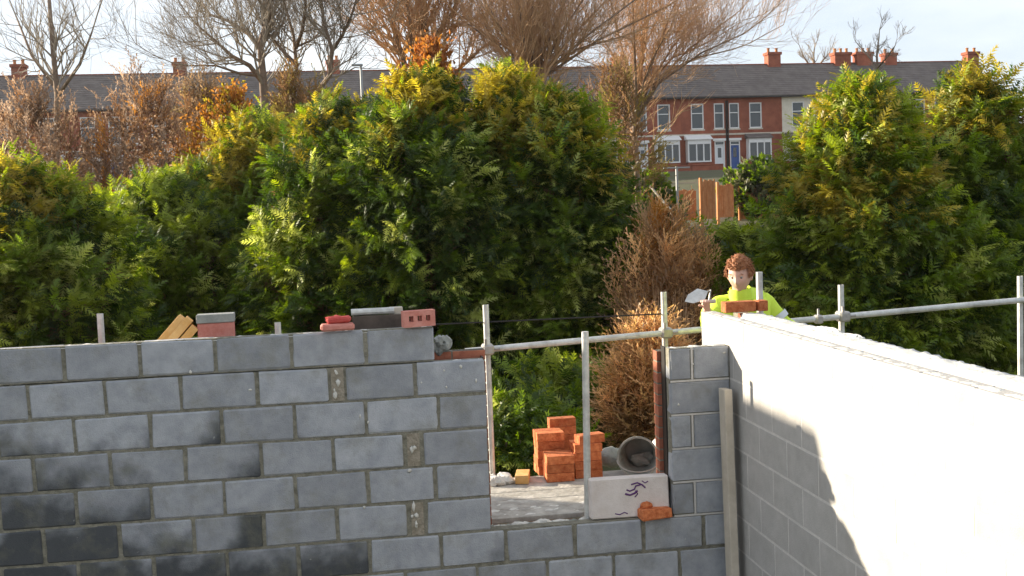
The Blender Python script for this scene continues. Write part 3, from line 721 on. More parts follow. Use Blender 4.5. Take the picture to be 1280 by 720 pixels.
def house(i, label, group=None, mirror=False, bay='bay', doorc=0, chim=None, cream=False, wide=0.):
    P = ORG+DIRX*(HW*i+(.9 if i > 0 else 0))
    e = empty('terraced_house', P, (0, 0, ROW)); tag(e, label, 'house', group)
    W = HW-.006+wide
    MX = (lambda x: W-x) if mirror else (lambda x: x)
    def span(a, b): a, b = MX(a), MX(b); return min(a, b), max(a, b)
    wm = M['cream'] if cream else M['hbrick']
    # front wall with real openings, sides, back
    ops = [span(.22, 1.10)+(3.45, 5.55), span(2.0, 3.1)+(3.45, 5.55), span(.22, 1.12)+(.12, 2.45), span(1.75, 3.55)+(.75, 2.45)]
    xsp = sorted({0, W, *[o[0] for o in ops], *[o[1] for o in ops]}); zsp = sorted({0, EAV, *[o[2] for o in ops], *[o[3] for o in ops]})
    wl = MB()
    for a, b in zip(xsp, xsp[1:]):
        for c, d in zip(zsp, zsp[1:]):
            if b-a < 1e-4 or d-c < 1e-4: continue
            mx, mz = (a+b)/2, (c+d)/2
            if any(o[0] < mx < o[1] and o[2] < mz < o[3] for o in ops): continue
            wl.box((a, 0, c), (b, .25, d))
    wl.box((0, .25, 0), (.2, DEP, EAV)); wl.box((W-.2, .25, 0), (W, DEP, EAV)); wl.box((.2, DEP-.2, 0), (W-.2, DEP, EAV))
    wl.box((.2, .25, 2.75), (W-.2, DEP-.2, 2.9))
    wl.prism([(0.0, EAV), (DEP, EAV), (DEP/2, RDG-.12)], 0, .12); wl.prism([(0.0, EAV), (DEP, EAV), (DEP/2, RDG-.12)], W-.12, W)
    wl.build('wall', wm, e)
    rf = MB(); k = (RDG-EAV)/(DEP/2)
    rf.prism([(-.28, EAV-.28*k+.02), (DEP/2, RDG), (DEP/2, RDG+.1), (-.28, EAV-.28*k+.12)], 0, W)
    rf.prism([(DEP+.28, EAV-.28*k+.02), (DEP/2, RDG-.002), (DEP/2, RDG+.098), (DEP+.28, EAV-.28*k+.12)][::-1], 0, W)
    nrow = 16                                     # slate courses, each lapping the next
    for j in range(nrow):
        s0 = -.28+(DEP/2+.28)*j/nrow; s1 = -.28+(DEP/2+.28)*(j+1)/nrow
        rf.prism([(s0, EAV+s0*k+.125+.03), (s1, EAV+s1*k+.125), (s1, EAV+s1*k+.118), (s0, EAV+s0*k+.118)], 0, W)
    rfo = rf.build('roof', M['slate'], e)
    rt = MB(); x = 0
    while x < W-.1:
        rt.box((x, DEP/2-.12, RDG+.08), (min(x+.44, W), DEP/2+.12, RDG+.17), .02); x += .45
    rt.build('ridge_tiles', M['hbrick'], rfo)
    MB().box((0, -.40, EAV-.28*k-.06), (W, -.285, EAV-.28*k+.05)).build('gutter', M['dpc'], e)
    MB().box((0, -.05, 2.92), (W, -.003, 3.06)).build('string_course', M['stone'], e)
    for o, nn in ((ops[0], .45), (ops[1], .55)):
        window(e, *o, .08, net=nn)
    # door
    a, b, c, d = ops[2]
    df = MB(); df.box((a, .02, c), (a+.09, .16, d)); df.box((b-.09, .02, c), (b, .16, d)); df.box((a+.09, .02, d-.09), (b-.09, .16, d)); df.box((a+.09, .02, c+1.95), (b-.09, .16, c+2.02))
    dfo = df.build('door_frame', M['white'], e)
    MB().box((a+.09, .07, c+2.02), (b-.09, .09, d-.09)).build('fanlight', M['glass'], dfo)
    dl = MB().box((a+.09, .07, c), (b-.09, .12, c+1.95)).build('door', doorcols[doorc], e)
    MB().box((a+.30, .055, c+.95), (b-.30, .068, c+1.75)).build('pane', M['glass'], dl)
    MB().box((a-.12, -.05, d+.002), (b+.12, .12, d+.2)).build('door_lintel', M['white'], e)
    MB().box((a-.05, -.45, 0), (b+.05, -.004, .11)).build('step', M['stone'], e)
    a, b, c, d = ops[3]
    if bay == 'bay':
        bw = MB(); y0 = -.62
        base = MB().prism([(0, 0), (-.62, 0), (-.62, .72), (0, .72)], a-.1, b+.1); base.build('bay_base', M['hbrick'] if not cream else M['cream'], e)
        for q in (a-.1, a+(b-a)*.33, a+(b-a)*.67, b):
            bw.box((q, y0, .72), (q+.1, y0+.1, 2.5))
        bw.box((a-.1, y0-.05, .722), (b+.1, y0+.12, .83)); bw.box((a-.1, y0-.02, 2.2), (b+.1, y0+.11, 2.56)); bw.box((a-.1, y0+.12, .74), (a-.0, -.003, 2.56)); bw.box((b, y0+.12, .74), (b+.1, -.003, 2.56))
        bo = bw.build('bay_window', M['white'], e)
        pn = MB().box((a, y0+.04, .83), (b, y0+.06, 2.2)); pn.build('pane', M['glass'], bo)
        MB().box((a, y0+.125, .83), (b, y0+.13, 1.55)).build('net_curtain', M['net'], bo)
        MB().prism([(0, 3.0), (y0-.15, 2.62), (y0-.15, 2.56), (0, 2.56)], a-.22, b+.22).build('bay_roof', M['slate'] if doorc % 2 else M['white'], bo)
    else:
        window(e, a, b, c, d, .08, net=.5)
    MB().tube([(MX(.07), -.07, 0), (MX(.07), -.07, EAV-.45)], .055, 6).build('downpipe', M['dpc'], e)
    if chim:
        for side, wdt, hh, off in [c if len(c) == 4 else (*c, 0.) for c in chim]:
            xc = (W if side > 0 else 0)+off
            st = MB().box((xc-wdt/2, DEP/2-.45, RDG-.6), (xc+wdt/2, DEP/2+.45, RDG+hh), .01)
            st.box((xc-wdt/2-.09, DEP/2-.54, RDG+hh-.22), (xc+wdt/2+.09, DEP/2+.54, RDG+hh+.02), .01)
            so_ = st.build('chimney', M['hbrick'], rfo)
            npot = max(2, int(wdt/.4))
            # pots belong to the chimney stack mesh set: third level, kept as a roof sub-part
            for q in range(npot):
                pm = MB()
                xx = xc-wdt/2+.2+(wdt-.4)*q/(npot-1)
                pm.lathe([(.13, RDG+hh+.02), (.11, RDG+hh+.3), (.14, RDG+hh+.32), (.14, RDG+hh+.4), (.1, RDG+hh+.4)], 10, Matrix.Translation((xx, DEP/2, 0)))
                pm.build('chimney_pot', M['fence'], rfo)
    # forecourt wall
    fw = MB(); a, b = span(0.02, 1.25); a2, b2 = span(1.32, W-.02)
    fw.box((a2, -2.4, -.4), (b2, -2.18, .40), .01); fw.box((a2, -2.45, .402), (b2, -2.13, .48), .01)
    fw.build('front_wall', M['hbrick'], e)
    return e
house(0, 'terraced house with a blue edged door left of the tall brick chimney', doorc=1, wide=.9, chim=[(1, 1.15, 1.1, 1.0)])
house(-1, 'terraced house with a white door left of the blue door house', mirror=True, doorc=0)
house(-2, 'terraced house with a white bay window just right of the twiggy tree', doorc=0, chim=[(-1, 1.0, .9)])
house(-3, 'terraced house with a pale grey door beside the white bay house', mirror=True, doorc=2)
house(1, 'cream rendered terraced house half hidden by the bright green right tree', doorc=3, cream=True, mirror=True)
HGRP = 'terraced houses behind the trees'
g1 = 'red brick terraced house mostly hidden behind trees and hedge'
house(2, 'terraced house carrying the two broad brick chimneys at right', doorc=4, chim=[(1, 1.5, 1.0, -.6), (1, 1.5, 1.0, 1.5)])
for i in range(3, 6): house(i, g1, HGRP, mirror=bool(i % 2), doorc=i % 6, chim=[(1, 1.1, .9)] if i % 2 else None)
for i in range(-18, -3):
    house(i, g1, HGRP, mirror=bool(i % 2), doorc=abs(i) % 6, chim=[(1, 1.0, .95)] if i in (-18, -16, -15, -12, -9) else None)

# garden things between hedge and houses
def fence_panel(px, py, Y, wpx, h, label, nb=9):
    P = onY(px, py, Y); s = (Y+7.24)/F; W = wpx*s
    e = empty('fence_panel', (P.x, Y, P.z), (0, 0, R_(random.uniform(-6, 6)))); tag(e, label, 'fence', 'orange fence panels in the gardens')
    for i in range(nb):
        o = MB().box((W*i/nb+.004, random.uniform(-.012, .012), 0), (W*(i+1)/nb-.004, .03, h+random.uniform(-.05, .03))).build('board', M['fence'], e)
    MB().box((-.05, -.05, -.3), (.045, .07, h+.1)).build('post', M['fence'], e)
    for z in (.25*h, .8*h): MB().box((.05, .034, z), (W, .09, z+.09)).build('rail', M['fence'], e)
    return e
fence_panel(846, 276, 38., 26, 1.25, 'brown garden fence panel next to the thin grey pole')
fence_panel(877, 274, 37., 20, 1.55, 'bright orange garden fence panel left of the red one')
fence_panel(898, 272, 38., 22, 1.35, 'reddish orange garden fence panel nearest the green tree')
fence_panel(700, 275, 38., 120, 1.3, 'long brown garden fence mostly hidden by the hedge', 30)
fence_panel(925, 274, 39., 120, 1.3, 'garden fence hidden behind the bright green right tree', 30)
P = onY(848, 290, 34.); e = empty('washing_line_post', (P.x, 34, terr(0, 34)-.1)); tag(e, 'thin grey washing line post in front of the orange fence', 'post')
MB().tube([(0, 0, 0), (0, 0, onY(848, 208, 34.).z-e.location.z)], .05, 8).build('pole', M['lamp'], e)
zt = onY(848, 208, 34.).z-e.location.z
MB().tube([(-.5, 0, zt-.05), (.5, 0, zt-.05)], .03, 6).build('crossbar', M['lamp'], e)
a = onY(812, 232, 20.); b = onY(838, 262, 19.6)
o = MB().tube([a, b, onY(850, 300, 19.5)], [.022, .03, .035], 6).build('bare_pole', M['timber']); tag(o, 'pale slanting pole sticking up left of the washing line post', 'pole')
# lamp post over the hedge
P = onY(451, 82, 60.); zb = terr(0, 60)
e = empty('street_lamp', (P.x, 60, zb)); tag(e, 'slim grey street lamp post standing behind the hedge', 'street lamp')
MB().tube([(0, 0, -.2), (0, 0, 1.2), (0, 0, P.z-zb)], [.14, .1, .07], 8).build('post', M['lamp'], e)
MB().box((-.55, -.12, P.z-zb-.03), (.12, .12, P.z-zb+.1), .03).build('lamp_head', M['lamp'], e)

# ------------------------------------------------------------------ scaffold
SY = 1.62; BZ = .88
sc = empty('scaffold', (0, SY, 0)); tag(sc, 'galvanised tube scaffold with a long sloping rail behind the window opening', 'scaffold')
def pole_at(px, pt, Y=SY, r=.0242, z0=0.):
    P = onY(px, pt, Y); mb = MB().tube([(P.x, Y-SY, z0), (P.x, Y-SY, P.z)], r, 12, cap=False)
    mb.tube([(P.x, Y-SY, P.z), (P.x, Y-SY, z0)], r-.004, 12, cap=False)
    bmx = MB
    mb.lathe([(r, 0), (r, .002), (r-.004, .002), (r-.004, 0)], 12, Matrix.Translation((P.x, Y-SY, P.z-.002)))
    mb.build('standard', M['steel'], sc, smooth=False); return P
poles = [pole_at(607, 381), pole_at(829.5, 365), pole_at(1051, 356), pole_at(347, 403), pole_at(125, 392), pole_at(1275, 345)]
LY = SY-.05
a = onY(560, 441.5, LY); b = onY(1121, 389.5, LY); d = (b-a)
a2 = onY(611, 436.5, LY); b2 = b+d*.55; off = Vector((0, SY, 0))
MB().tube([a2-d*.05-off, b2-off], .0242, 12).build('ledger', M['steel'], sc)
# back guard rail / string line further out
p1 = onY(470, 409, SY); p2 = onY(835, 392, SY)
MB().tube([p1-off, p2-off], .006, 6).build('guard_wire', M['dpc'], sc)
for P in poles[:3]:
    t = (P.x-a.x)/(b.x-a.x); z = a.z+(b.z-a.z)*t
    mb = MB().box((P.x-.045, -.09, z-.042), (P.x+.045, .035, z+.042), .014)
    mb.tube([(P.x+.03, -.06, z), (P.x+.09, -.08, z+.005)], .012, 6); mb.tube([(P.x-.02, -.075, z+.03), (P.x-.02, -.075, z+.085)], .012, 6)
    mb.build('coupler', M['coupler'], sc)
P = onY(1023, 399, LY); mb = MB().box((P.x-.03, P.y-SY-.04, P.z-.035), (P.x+.03, P.y-SY+.04, P.z+.035), .012); mb.tube([(P.x, P.y-SY, P.z+.03), (P.x, P.y-SY, P.z+.085)], .009, 6); mb.build('coupler', M['coupler'], sc)
for x in (-2.2, -.6, .75, 2.2, 3.5):
    MB().tube([(x, -1.28, BZ-.063), (x, .12, BZ-.063)], .0242, 10).build('transom', M['steel'], sc)
MB().tube([(-3.2, .045, BZ-.112), (4.6, .045, BZ-.112)], .0242, 10).build('ledger', M['steel'], sc)
blab = ['weathered scaffold board nearest the wall outside the opening', 'weathered scaffold board second from the wall', 'weathered scaffold board under the brick stack', 'weathered scaffold board behind the brick stack', 'outermost weathered scaffold board']
for i, y in enumerate((.345, .572, .80, 1.027, 1.254)):
    o = MB().box((-2.9+.1*i, y, BZ-.038), (4.6-.07*i, y+.222, BZ+.0004*i), .004).build('scaffold_board', M['board']); tag(o, blab[i], 'board', 'boards of the scaffold deck')
# upright tube standing on the sill
P = onY(731.3, 415, .16); Pb = onY(734.2, 627, .16)
mb = MB().tube([(Pb.x, .16, .873), (P.x, .16, P.z)], .0235, 14)
mb.lathe([(.0225, 0), (.0225, .003), (.017, .003)], 14, Matrix.Translation((P.x, .16, P.z)))
o = mb.build('scaffold_tube', M['steel']); tag(o, 'upright steel tube standing on the sill in the middle of the opening', 'tube')
P = onY(949, 340, .52); o = MB().tube([(P.x, .52, BZ), (P.x, .52, P.z)], .0235, 12).build('scaffold_tube', M['steel']); tag(o, "short pale upright tube end in front of the worker's chest", 'tube')

# sill: packed mortar and broken stone between the leaves
e = empty('rubble_sill', (1.4, .2, .84)); tag(e, 'pale mortar and broken stone bedded along the window sill', 'rubble')
rg = random.Random(21)
for i in range(16):
    x = -.56+i*.047+rg.uniform(-.01, .01)
    if x > .12: break
    MB().lump((x, rg.uniform(-.02, .02), rg.uniform(.0, .02)), (rg.uniform(.04, .07), rg.uniform(.03, .06), rg.uniform(.02, .035)), .25, 2, i).build('stone', M['splash'] if i % 3 else M['grey'], e)
mb = MB()
for i in range(40): mb.lump((rg.uniform(-.57, .6), rg.uniform(-.1, .1), rg.uniform(-.01, .02)), (rg.uniform(.01, .035), rg.uniform(.01, .03), rg.uniform(.006, .02)), .35, 1, 100+i)
tag(mb.build('crumbs', M['splash'], e), kind='stuff')
MB().box((-.575, -.1, -.06), (.6, .1, .004)).build('mortar_bed', M['splash'], e)

# ------------------------------------------------------------------ loose things
def thing_mesh(name, me, loc, rot, label, cat, group=None):
    o = obj(name, me, None, loc, rot); tag(o, label, cat, group); return o
# orange brick stacks on the deck
rg = random.Random(31)
def stack(x0, y0, cols_, rows_, courses, label, along='x'):
    for c in range(courses):
        for i in range(cols_):
            for j in range(rows_):
                x = x0+i*.219+.1075; y = y0+j*.106+.052
                thing_mesh('brick', brick_mesh('orange'), (x+rg.uniform(-.005, .005), y+rg.uniform(-.005, .005), BZ+.003+.0325+c*.0665), (0, 0, rg.uniform(-.035, .035)), '%s, %s course%s' % (label, ('bottom', 'second', 'third', 'fourth', 'fifth', 'sixth')[c], '' if rows_ < 2 else (', front row', ', back row')[j]), 'brick', 'new orange bricks stacked on the deck')
S0 = onZ(683, 604, BZ); S1 = onZ(727, 601, BZ); S2 = onZ(668, 590, BZ)
stack(S0.x+.01, S0.y, 1, 2, 3, 'orange brick in the low front pile')
stack(S0.x-.02, S0.y+.24, 1, 2, 5, 'orange brick in the left rear pile')
stack(S0.x+.235, S0.y+.05, 1, 2, 4, 'orange brick in the pile behind the upright tube')
stack(S0.x+.12, S0.y+.46, 1, 1, 6, 'orange brick in the tallest hindmost pile')
thing_mesh('brick', brick_mesh('orange'), (S0.x+.37, S0.y+.12, BZ+.003+.0325+4*.0665), (0, 0, .25), 'orange brick lying askew on top of the right hand pile', 'brick', 'new orange bricks stacked on the deck')
P = onZ(655, 604, BZ); thing_mesh('brick', brick_mesh('yellowwood'), (P.x, P.y+.06, BZ+.037), (0, 0, R_(78)), 'single yellow lit brick lying apart at the left of the orange piles', 'brick')
P = onZ(628, 604, BZ)
mb = MB()
for i in range(6): mb.lump((P.x+rg.uniform(-.09, .07), P.y+rg.uniform(-.06, .06), BZ+.03), (.05, .05, .04), .3, 2, 60+i)
tag(mb.build('rubble_heap', M['splash']), 'small pale rubble heap at the left of the opening beside the yellow brick', 'rubble', kind='stuff')
mb = MB(); mb.ragged(.83, 1.62, .37, .62, BZ-.004, .012, .02, 17, .004); mb.ragged(.86, 1.2, .66, .95, BZ-.004, .010, .02, 19, .004)
tag(mb.build('mortar_droppings', M['splash'], smooth=True), 'dried pale mortar droppings crusted on the boards behind the sill', 'mortar', kind='stuff')
# grey bucket lying on its side
P = onZ(803, 596, BZ); e = empty('bucket', (P.x, P.y+.1, BZ+.155), (R_(86), 0, R_(-16))); tag(e, 'dirty grey bucket lying on its side with its mouth to the front', 'bucket')
MB().lathe([(.0, -.16), (.105, -.16), (.112, -.15), (.152, .15), (.160, .15), (.160, .165), (.146, .165), (.142, .15), (.102, -.145), (.0, -.145)], 28).build('shell', M['bucket'], e, smooth=False)
MB().tube([(.16*math.cos(t), .16*math.sin(t)*-.55-.02, .16+.03*math.sin(t)) for t in np.linspace(0, math.pi, 12)], .005, 6).build('handle', M['coupler'], e)
mb = MB().lump((.02, -.05, -.08), (.08, .06, .07), .4, 2, 4); mb.build('dried_mortar', M['grey'], e)
P = onZ(773, 590, BZ); o = MB().lump((P.x, P.y+.22, BZ+.07), (.11, .09, .08), .16, 3, 9).build('cement_sack', M['grey'], smooth=True); tag(o, 'slumped grey sack between the orange bricks and the bucket', 'sack')
P = onY(826, 553, 1.5); o = MB().lump((P.x, 1.5, P.z-.03), (.05, .05, .06), .25, 2, 14).lump((P.x+.01, 1.52, BZ+.12), (.07, .07, .14), .2, 2, 15).build('white_bag', M['white'], smooth=True); tag(o, 'crumpled white bag behind the bucket at the right jamb', 'bag')
# white aerated block with purple scribble
P0 = onY(739, 647, .06); P1 = onY(836, 643, .06); H = onY(739, 600, .06).z-.905
e = empty('aerated_block', ((P0.x+P1.x)/2, .085, .902), (R_(-4), 0, R_(-1.5))); tag(e, 'white aerated block on edge in the opening, purple scribble on its face', 'block')
Wd = (P1.x-P0.x)
mb = MB().box((-Wd/2, -.05, 0), (Wd/2, .05, H), .007); mb.build('block', M['white_block'], e)
mk = MB()
def stroke(pts, r=.0055):
    mk.tube([(Wd*(a-.5), -.0505, H*b) for a, b in pts], r, 5)
stroke([(.46, .70), (.50, .66), (.56, .70), (.58, .78), (.64, .80)]); stroke([(.44, .60), (.50, .56), (.56, .60), (.60, .66)], .007); stroke([(.52, .82), (.60, .86), (.66, .80), (.70, .72)])
stroke([(.66, .90), (.70, .84), (.74, .88)], .004); stroke([(.56, .5), (.6, .58), (.57, .66)], .004); stroke([(.30, .12), (.36, .09), (.42, .14), (.46, .10)], .004)
mk.build('scribble', M['purple'], e)
P = onY(815, 646, -.0); 
mb = MB().box((-.105, -.05, -.0325), (.105, .05, .0325), .006)
for v in mb.bm.verts: v.co += Vector((rg.uniform(-1, 1), rg.uniform(-1, 1), rg.uniform(-1, 1)))*.006
o = mb.build('brick', M['orange']); o.location = (onY(820, 640, -.03).x, -.005, .9355); o.rotation_euler = (0, 0, R_(8)); tag(o, 'chipped red brick lying on the sill in front of the white block', 'brick')
o = MB().lump((onY(808, 627, -.0).x, .012, .985), (.045, .02, .022), .35, 2, 77).build('brick_fragment', M['orange']); tag(o, 'small orange brick fragment on top of the chipped red sill brick', 'brick')

# things on the wall head
TZ = TOP
def yb(px0, px1, pyb, Y): return onY(px0, pyb, Y), onY(px1, pyb, Y)
# support: a timber plate bridges the cavity behind the left length of wall
YW = .25
o = MB().box((-3.6, .055, LT+.002), (.47, .31, LT+.036), .004).build('wall_plate', M['board']); tag(o, 'weathered plank lying along the outer leaf behind the wall head at left', 'plank')
PZ = LT+.037
a, b = onY(247, 422, YW), onY(295, 420, YW)
def stacktop(px, py, Y=YW): return onY(px, py, Y).z
zt = stacktop(270, 403); hh = zt-PZ
o = MB().box((-.112, -.05, 0), (.112, .05, hh), .005).build('block', M['pinkbrick']); o.location = ((a.x+b.x)/2, YW, PZ); tag(o, 'pinkish red brick on the wall head carrying a grey slab', 'brick')
o = MB().box((-.118, -.055, 0), (.118, .055, stacktop(270, 392)-zt-.002), .004).build('slab', M['grey']); o.location = ((a.x+b.x)/2, YW, zt+.002); o.rotation_euler = (0, 0, R_(2)); tag(o, 'grey concrete slab on top of the pinkish brick at left', 'slab')
# three bricks leaning
for i, (px, py) in enumerate(((226, 398), (235, 400), (244, 407))):
    T = onY(px, py, YW-.02*i); L = .22 if i < 2 else .18
    o = obj('brick', brick_mesh('yellowwood', L, .1025, .05), None, (T.x-.066, YW-.02*i+.02, T.z-.075), (0, R_(-47), R_(4*i)))
    tag(o, ['outermost left of the three yellow bricks leaning on the wall head', 'middle of the three yellow bricks leaning on the wall head', 'right one of the three leaning yellow bricks, lowest top'][i], 'brick', 'yellow bricks leaning together')
# pink and red broken brick
a = onY(422, 412, .0)
mb = MB().box((-.105, -.045, 0), (.105, .045, .045), .012)
o = mb.build('brick', M['pinkbrick']); o.location = (a.x, .0, TZ+.004); o.rotation_euler = (0, 0, R_(5)); tag(o, 'pink broken brick lying flat on the wall head', 'brick')
o = MB().box((-.075, -.04, 0), (.075, .04, .04), .012).lump((-.03, 0, .03), (.05, .035, .02), .3, 2, 5).build('brick', M['redbrick']); o.location = (a.x+.012, .005, TZ+.05); o.rotation_euler = (0, R_(-3), R_(-4)); tag(o, 'bright red brick piece on top of the pink broken brick', 'brick')
# dark board on edge and pale offcut
a, b = onY(441, 412, .25), onY(503, 410, .25); zt = onY(470, 394, .25).z
o = MB().box((a.x, .235, PZ), (b.x+.02, .27, zt), .003).build('board_on_edge', M['darkwood']); tag(o, 'dark board standing on edge behind the wall head', 'board')
a, b = onY(441, 395, .25), onY(489, 393, .25)
MBt = MB().tube([(a.x-.01, .2525, a.z+.024), (b.x+.02, .2525, a.z+.024)], .0215, 10); o = MBt.build('scaffold_tube', M['steel']); tag(o, 'short pale tube lying along the dark board', 'tube')
a, b = onY(486, 384, .3), onY(503, 384, .3)
o = MB().box((a.x, .275, PZ), (b.x, .33, a.z), .004).build('timber_offcut', M['timber']); tag(o, 'pale timber offcut standing between the dark board and the holed brick', 'timber')
# brick with three holes, on edge
a, b = onY(501, 411, .0), onY(543, 409, .0)
bw, bh, bd = .205, .1025, .065
xs_ = [-bw/2, -.07, -.042, -.014, .014, .042, .07, bw/2]; zs_ = [0, .034, .07, bh]
hb = MB()
for i in range(7):
    for j in range(3):
        if j == 1 and i in (1, 3, 5): continue
        hb.box((xs_[i], -bd/2, zs_[j]), (xs_[i+1], bd/2, zs_[j+1]))
o = hb.build('holed_brick', M['facing']); o.data.materials[0] = M['pinkbrick']; o.location = (b.x-.1, -.005, TZ+.004); o.rotation_euler = (0, 0, R_(14)); tag(o, 'brick with three holes set on edge at the end of the top course', 'brick')
# broken concrete piece on outer leaf
a = onY(553, 436, .22); o = MB().lump((a.x, .2, LT+.055), (.05, .05, .06), .38, 3, 33).build('concrete_lump', M['grey']); tag(o, 'broken grey concrete lump at the step in the wall head', 'concrete')
# bricks on wall B end
a = onX(903, 388, XB+.0)
for i, (p0, p1) in enumerate(((904, 942), (945, 957))):
    A = onY(p0, 384, .34); Bq = onY(p1, 384, .34)
    o = MB().box((0, -.05, 0), (Bq.x-A.x, .05, .072), .004).build('brick', M['orange']); o.location = (A.x, .34, TOP-.045); tag(o, ['long red brick lying across the far end of the sunlit wall', 'short red brick beside the long one at the far end of the sunlit wall'][i], 'brick')
# mortar lumps and board at the right of wall B head
a = onX(1032, 408, XB+.27); o = MB().lump((a.x, a.y, 2.19), (.055, .2, .026), .3, 4, 41).lump((a.x+.02, a.y-.3, 2.185), (.05, .14, .022), .3, 4, 43).build('mortar_heap', M['splash']); tag(o, 'fresh pale mortar heaped on the head of the brick outer leaf', 'mortar')

# unseen outbuilding added to shade the lower end of the sunlit wall
e = empty('brick_outbuilding', (-5, 3.1, 0)); tag(e, 'narrow brick outbuilding with a steep single slope roof, left of the site', 'outbuilding')
MB().prism([(0, 0), (0, 4.12), (1.6, 2.72), (1.6, 0)], 0, 1.42).build('wall', M['hbrick'], e, rot=(0, 0, math.pi/2))
MB().prism([(-.02, 4.14), (-.02, 4.2), (1.75, 2.65), (1.75, 2.59)], -.03, 1.45).build('roof', M['slate'], e, rot=(0, 0, math.pi/2))
# plank leaning in the corner
e = empty('plank', (0, 0, 0)); T = onY(905, 485, -.075); Bt = onY(906.5, 700, -.135)
ang = math.atan2(-(Bt.y-T.y), T.z-Bt.z)
o = e; o.location = (T.x, -.20, 0.0); tag(o, 'tall pale plank leaning in the corner of the two walls', 'plank')
mb = MB().box((-.032, -.06, 0), (.020, .06, T.z+.004), .003)
pl = mb.build('board', M['timber'], e); pl.rotation_euler = (-.047, 0, 0)

# ------------------------------------------------------------------ worker
def skin(name, V, Ed, m, sub=2, root=0):
    me_ = bpy.data.meshes.new(name); me_.from_pydata([v[:3] for v in V], Ed, [])
    ob = bpy.data.objects.new(name, me_); col.objects.link(ob)
    sk = ob.modifiers.new('skin', 'SKIN'); sk.use_smooth_shade = True
    lay_ = me_.skin_vertices[0] if len(me_.skin_vertices) else None
    if lay_ is None:
        bmx = bmesh.new(); bmx.from_mesh(me_); bmx.verts.layers.skin.verify(); bmx.to_mesh(me_); bmx.free(); lay_ = me_.skin_vertices[0]
    for i, v in enumerate(V):
        r = v[3]; lay_.data[i].radius = r if hasattr(r, '__len__') else (r, r); lay_.data[i].use_root = (i == root)
    sb = ob.modifiers.new('sub', 'SUBSURF'); sb.levels = sub; sb.render_levels = sub
    dg = bpy.context.evaluated_depsgraph_get(); dg.update()
    out = bpy.data.meshes.new_from_object(ob.evaluated_get(dg)); out.name = name
    bpy.data.objects.remove(ob); out.materials.clear(); out.materials.append(m); return out
def head_bm():
    """head centred on the skull, facing -y; about 0.235 high"""
    bm = bmesh.new(); bmesh.ops.create_uvsphere(bm, u_segments=48, v_segments=36, radius=1)
    g = lambda x, z, cx, cz, sx, sz: math.exp(-((x-cx)/sx)**2-((z-cz)/sz)**2)
    for v in bm.verts:
        x, y, z = v.co
        X, Y, Z = x*.080, y*.098, z*.121
        if z < 0: X *= 1-.30*(-z)**1.5; Y *= 1-.12*(-z)
        if y < 0:
            fz = -y
            d = 0
            d += .024*g(X, Z, 0, -.030, .013, .017)+.014*g(X, Z, 0, -.008, .009, .025)      # nose
            d -= .010*(g(X, Z, .032, .004, .017, .012)+g(X, Z, -.032, .004, .017, .012))     # sockets
            d += .006*(g(X, Z, .03, .026, .022, .009)+g(X, Z, -.03, .026, .022, .009))       # brows
            d += .006*g(X, Z, 0, -.062, .022, .008)-.004*g(X, Z, 0, -.068, .022, .003)       # lips
            d += .012*g(X, Z, 0, -.100, .022, .016)                                          # chin
            d += .004*(g(X, Z, .045, -.03, .02, .02)+g(X, Z, -.045, -.03, .02, .02))
            Y -= d*min(1, fz*1.6)
        v.co = (X, Y, Z)
    for s in (-1, 1):        # ears
        e_ = bmesh.new(); bmesh.ops.create_uvsphere(e_, u_segments=12, v_segments=10, radius=1)
        bmesh.ops.transform(e_, matrix=Matrix.Translation((s*.077, .008, -.012)) @ Matrix.Rotation(s*.35, 4, 'Z') @ Matrix.Diagonal((.011, .022, .033, 1)), verts=e_.verts[:])
        t = bpy.data.meshes.new('t'); e_.to_mesh(t); e_.free(); bm.from_mesh(t); bpy.data.meshes.remove(t)
    return bm
skin_m = mat('skin', (.60, .36, .28), .55, (.70, .44, .34), 9, 4, spec=.35)
hair_m = mat('auburn_hair', (.26, .095, .038), .6, (.42, .19, .085), 40, 5, .4, 120)
eye_m = mat('eye_white', (.42, .38, .35), .3)
hivis = mat('hi_vis_cloth', (.60, .78, .06), .75, (.68, .84, .10), 8, 4, .25, 25)
silver = mat('reflective_band', (.62, .63, .62), .35, metal=.3)
navy = mat('dark_trousers', (.03, .035, .05), .9, (.05, .055, .07), 10, 4)
PY = .98
hc = onY(924, 343, PY-.06)                       # head centre
ex = hc.x+.055
man = empty('person', (ex, PY+.02, BZ)); tag(man, 'person with auburn hair in a yellow hi-vis jacket leaning over the far wall end', 'person')
O3 = Vector(man.location)
def L(v): return Vector(v)-O3
hz = hc.z-BZ                                     # head centre height over deck
hx = hc.x-ex; hy = hc.y-(PY+.02)
sh = hz-.205                                     # shoulder height
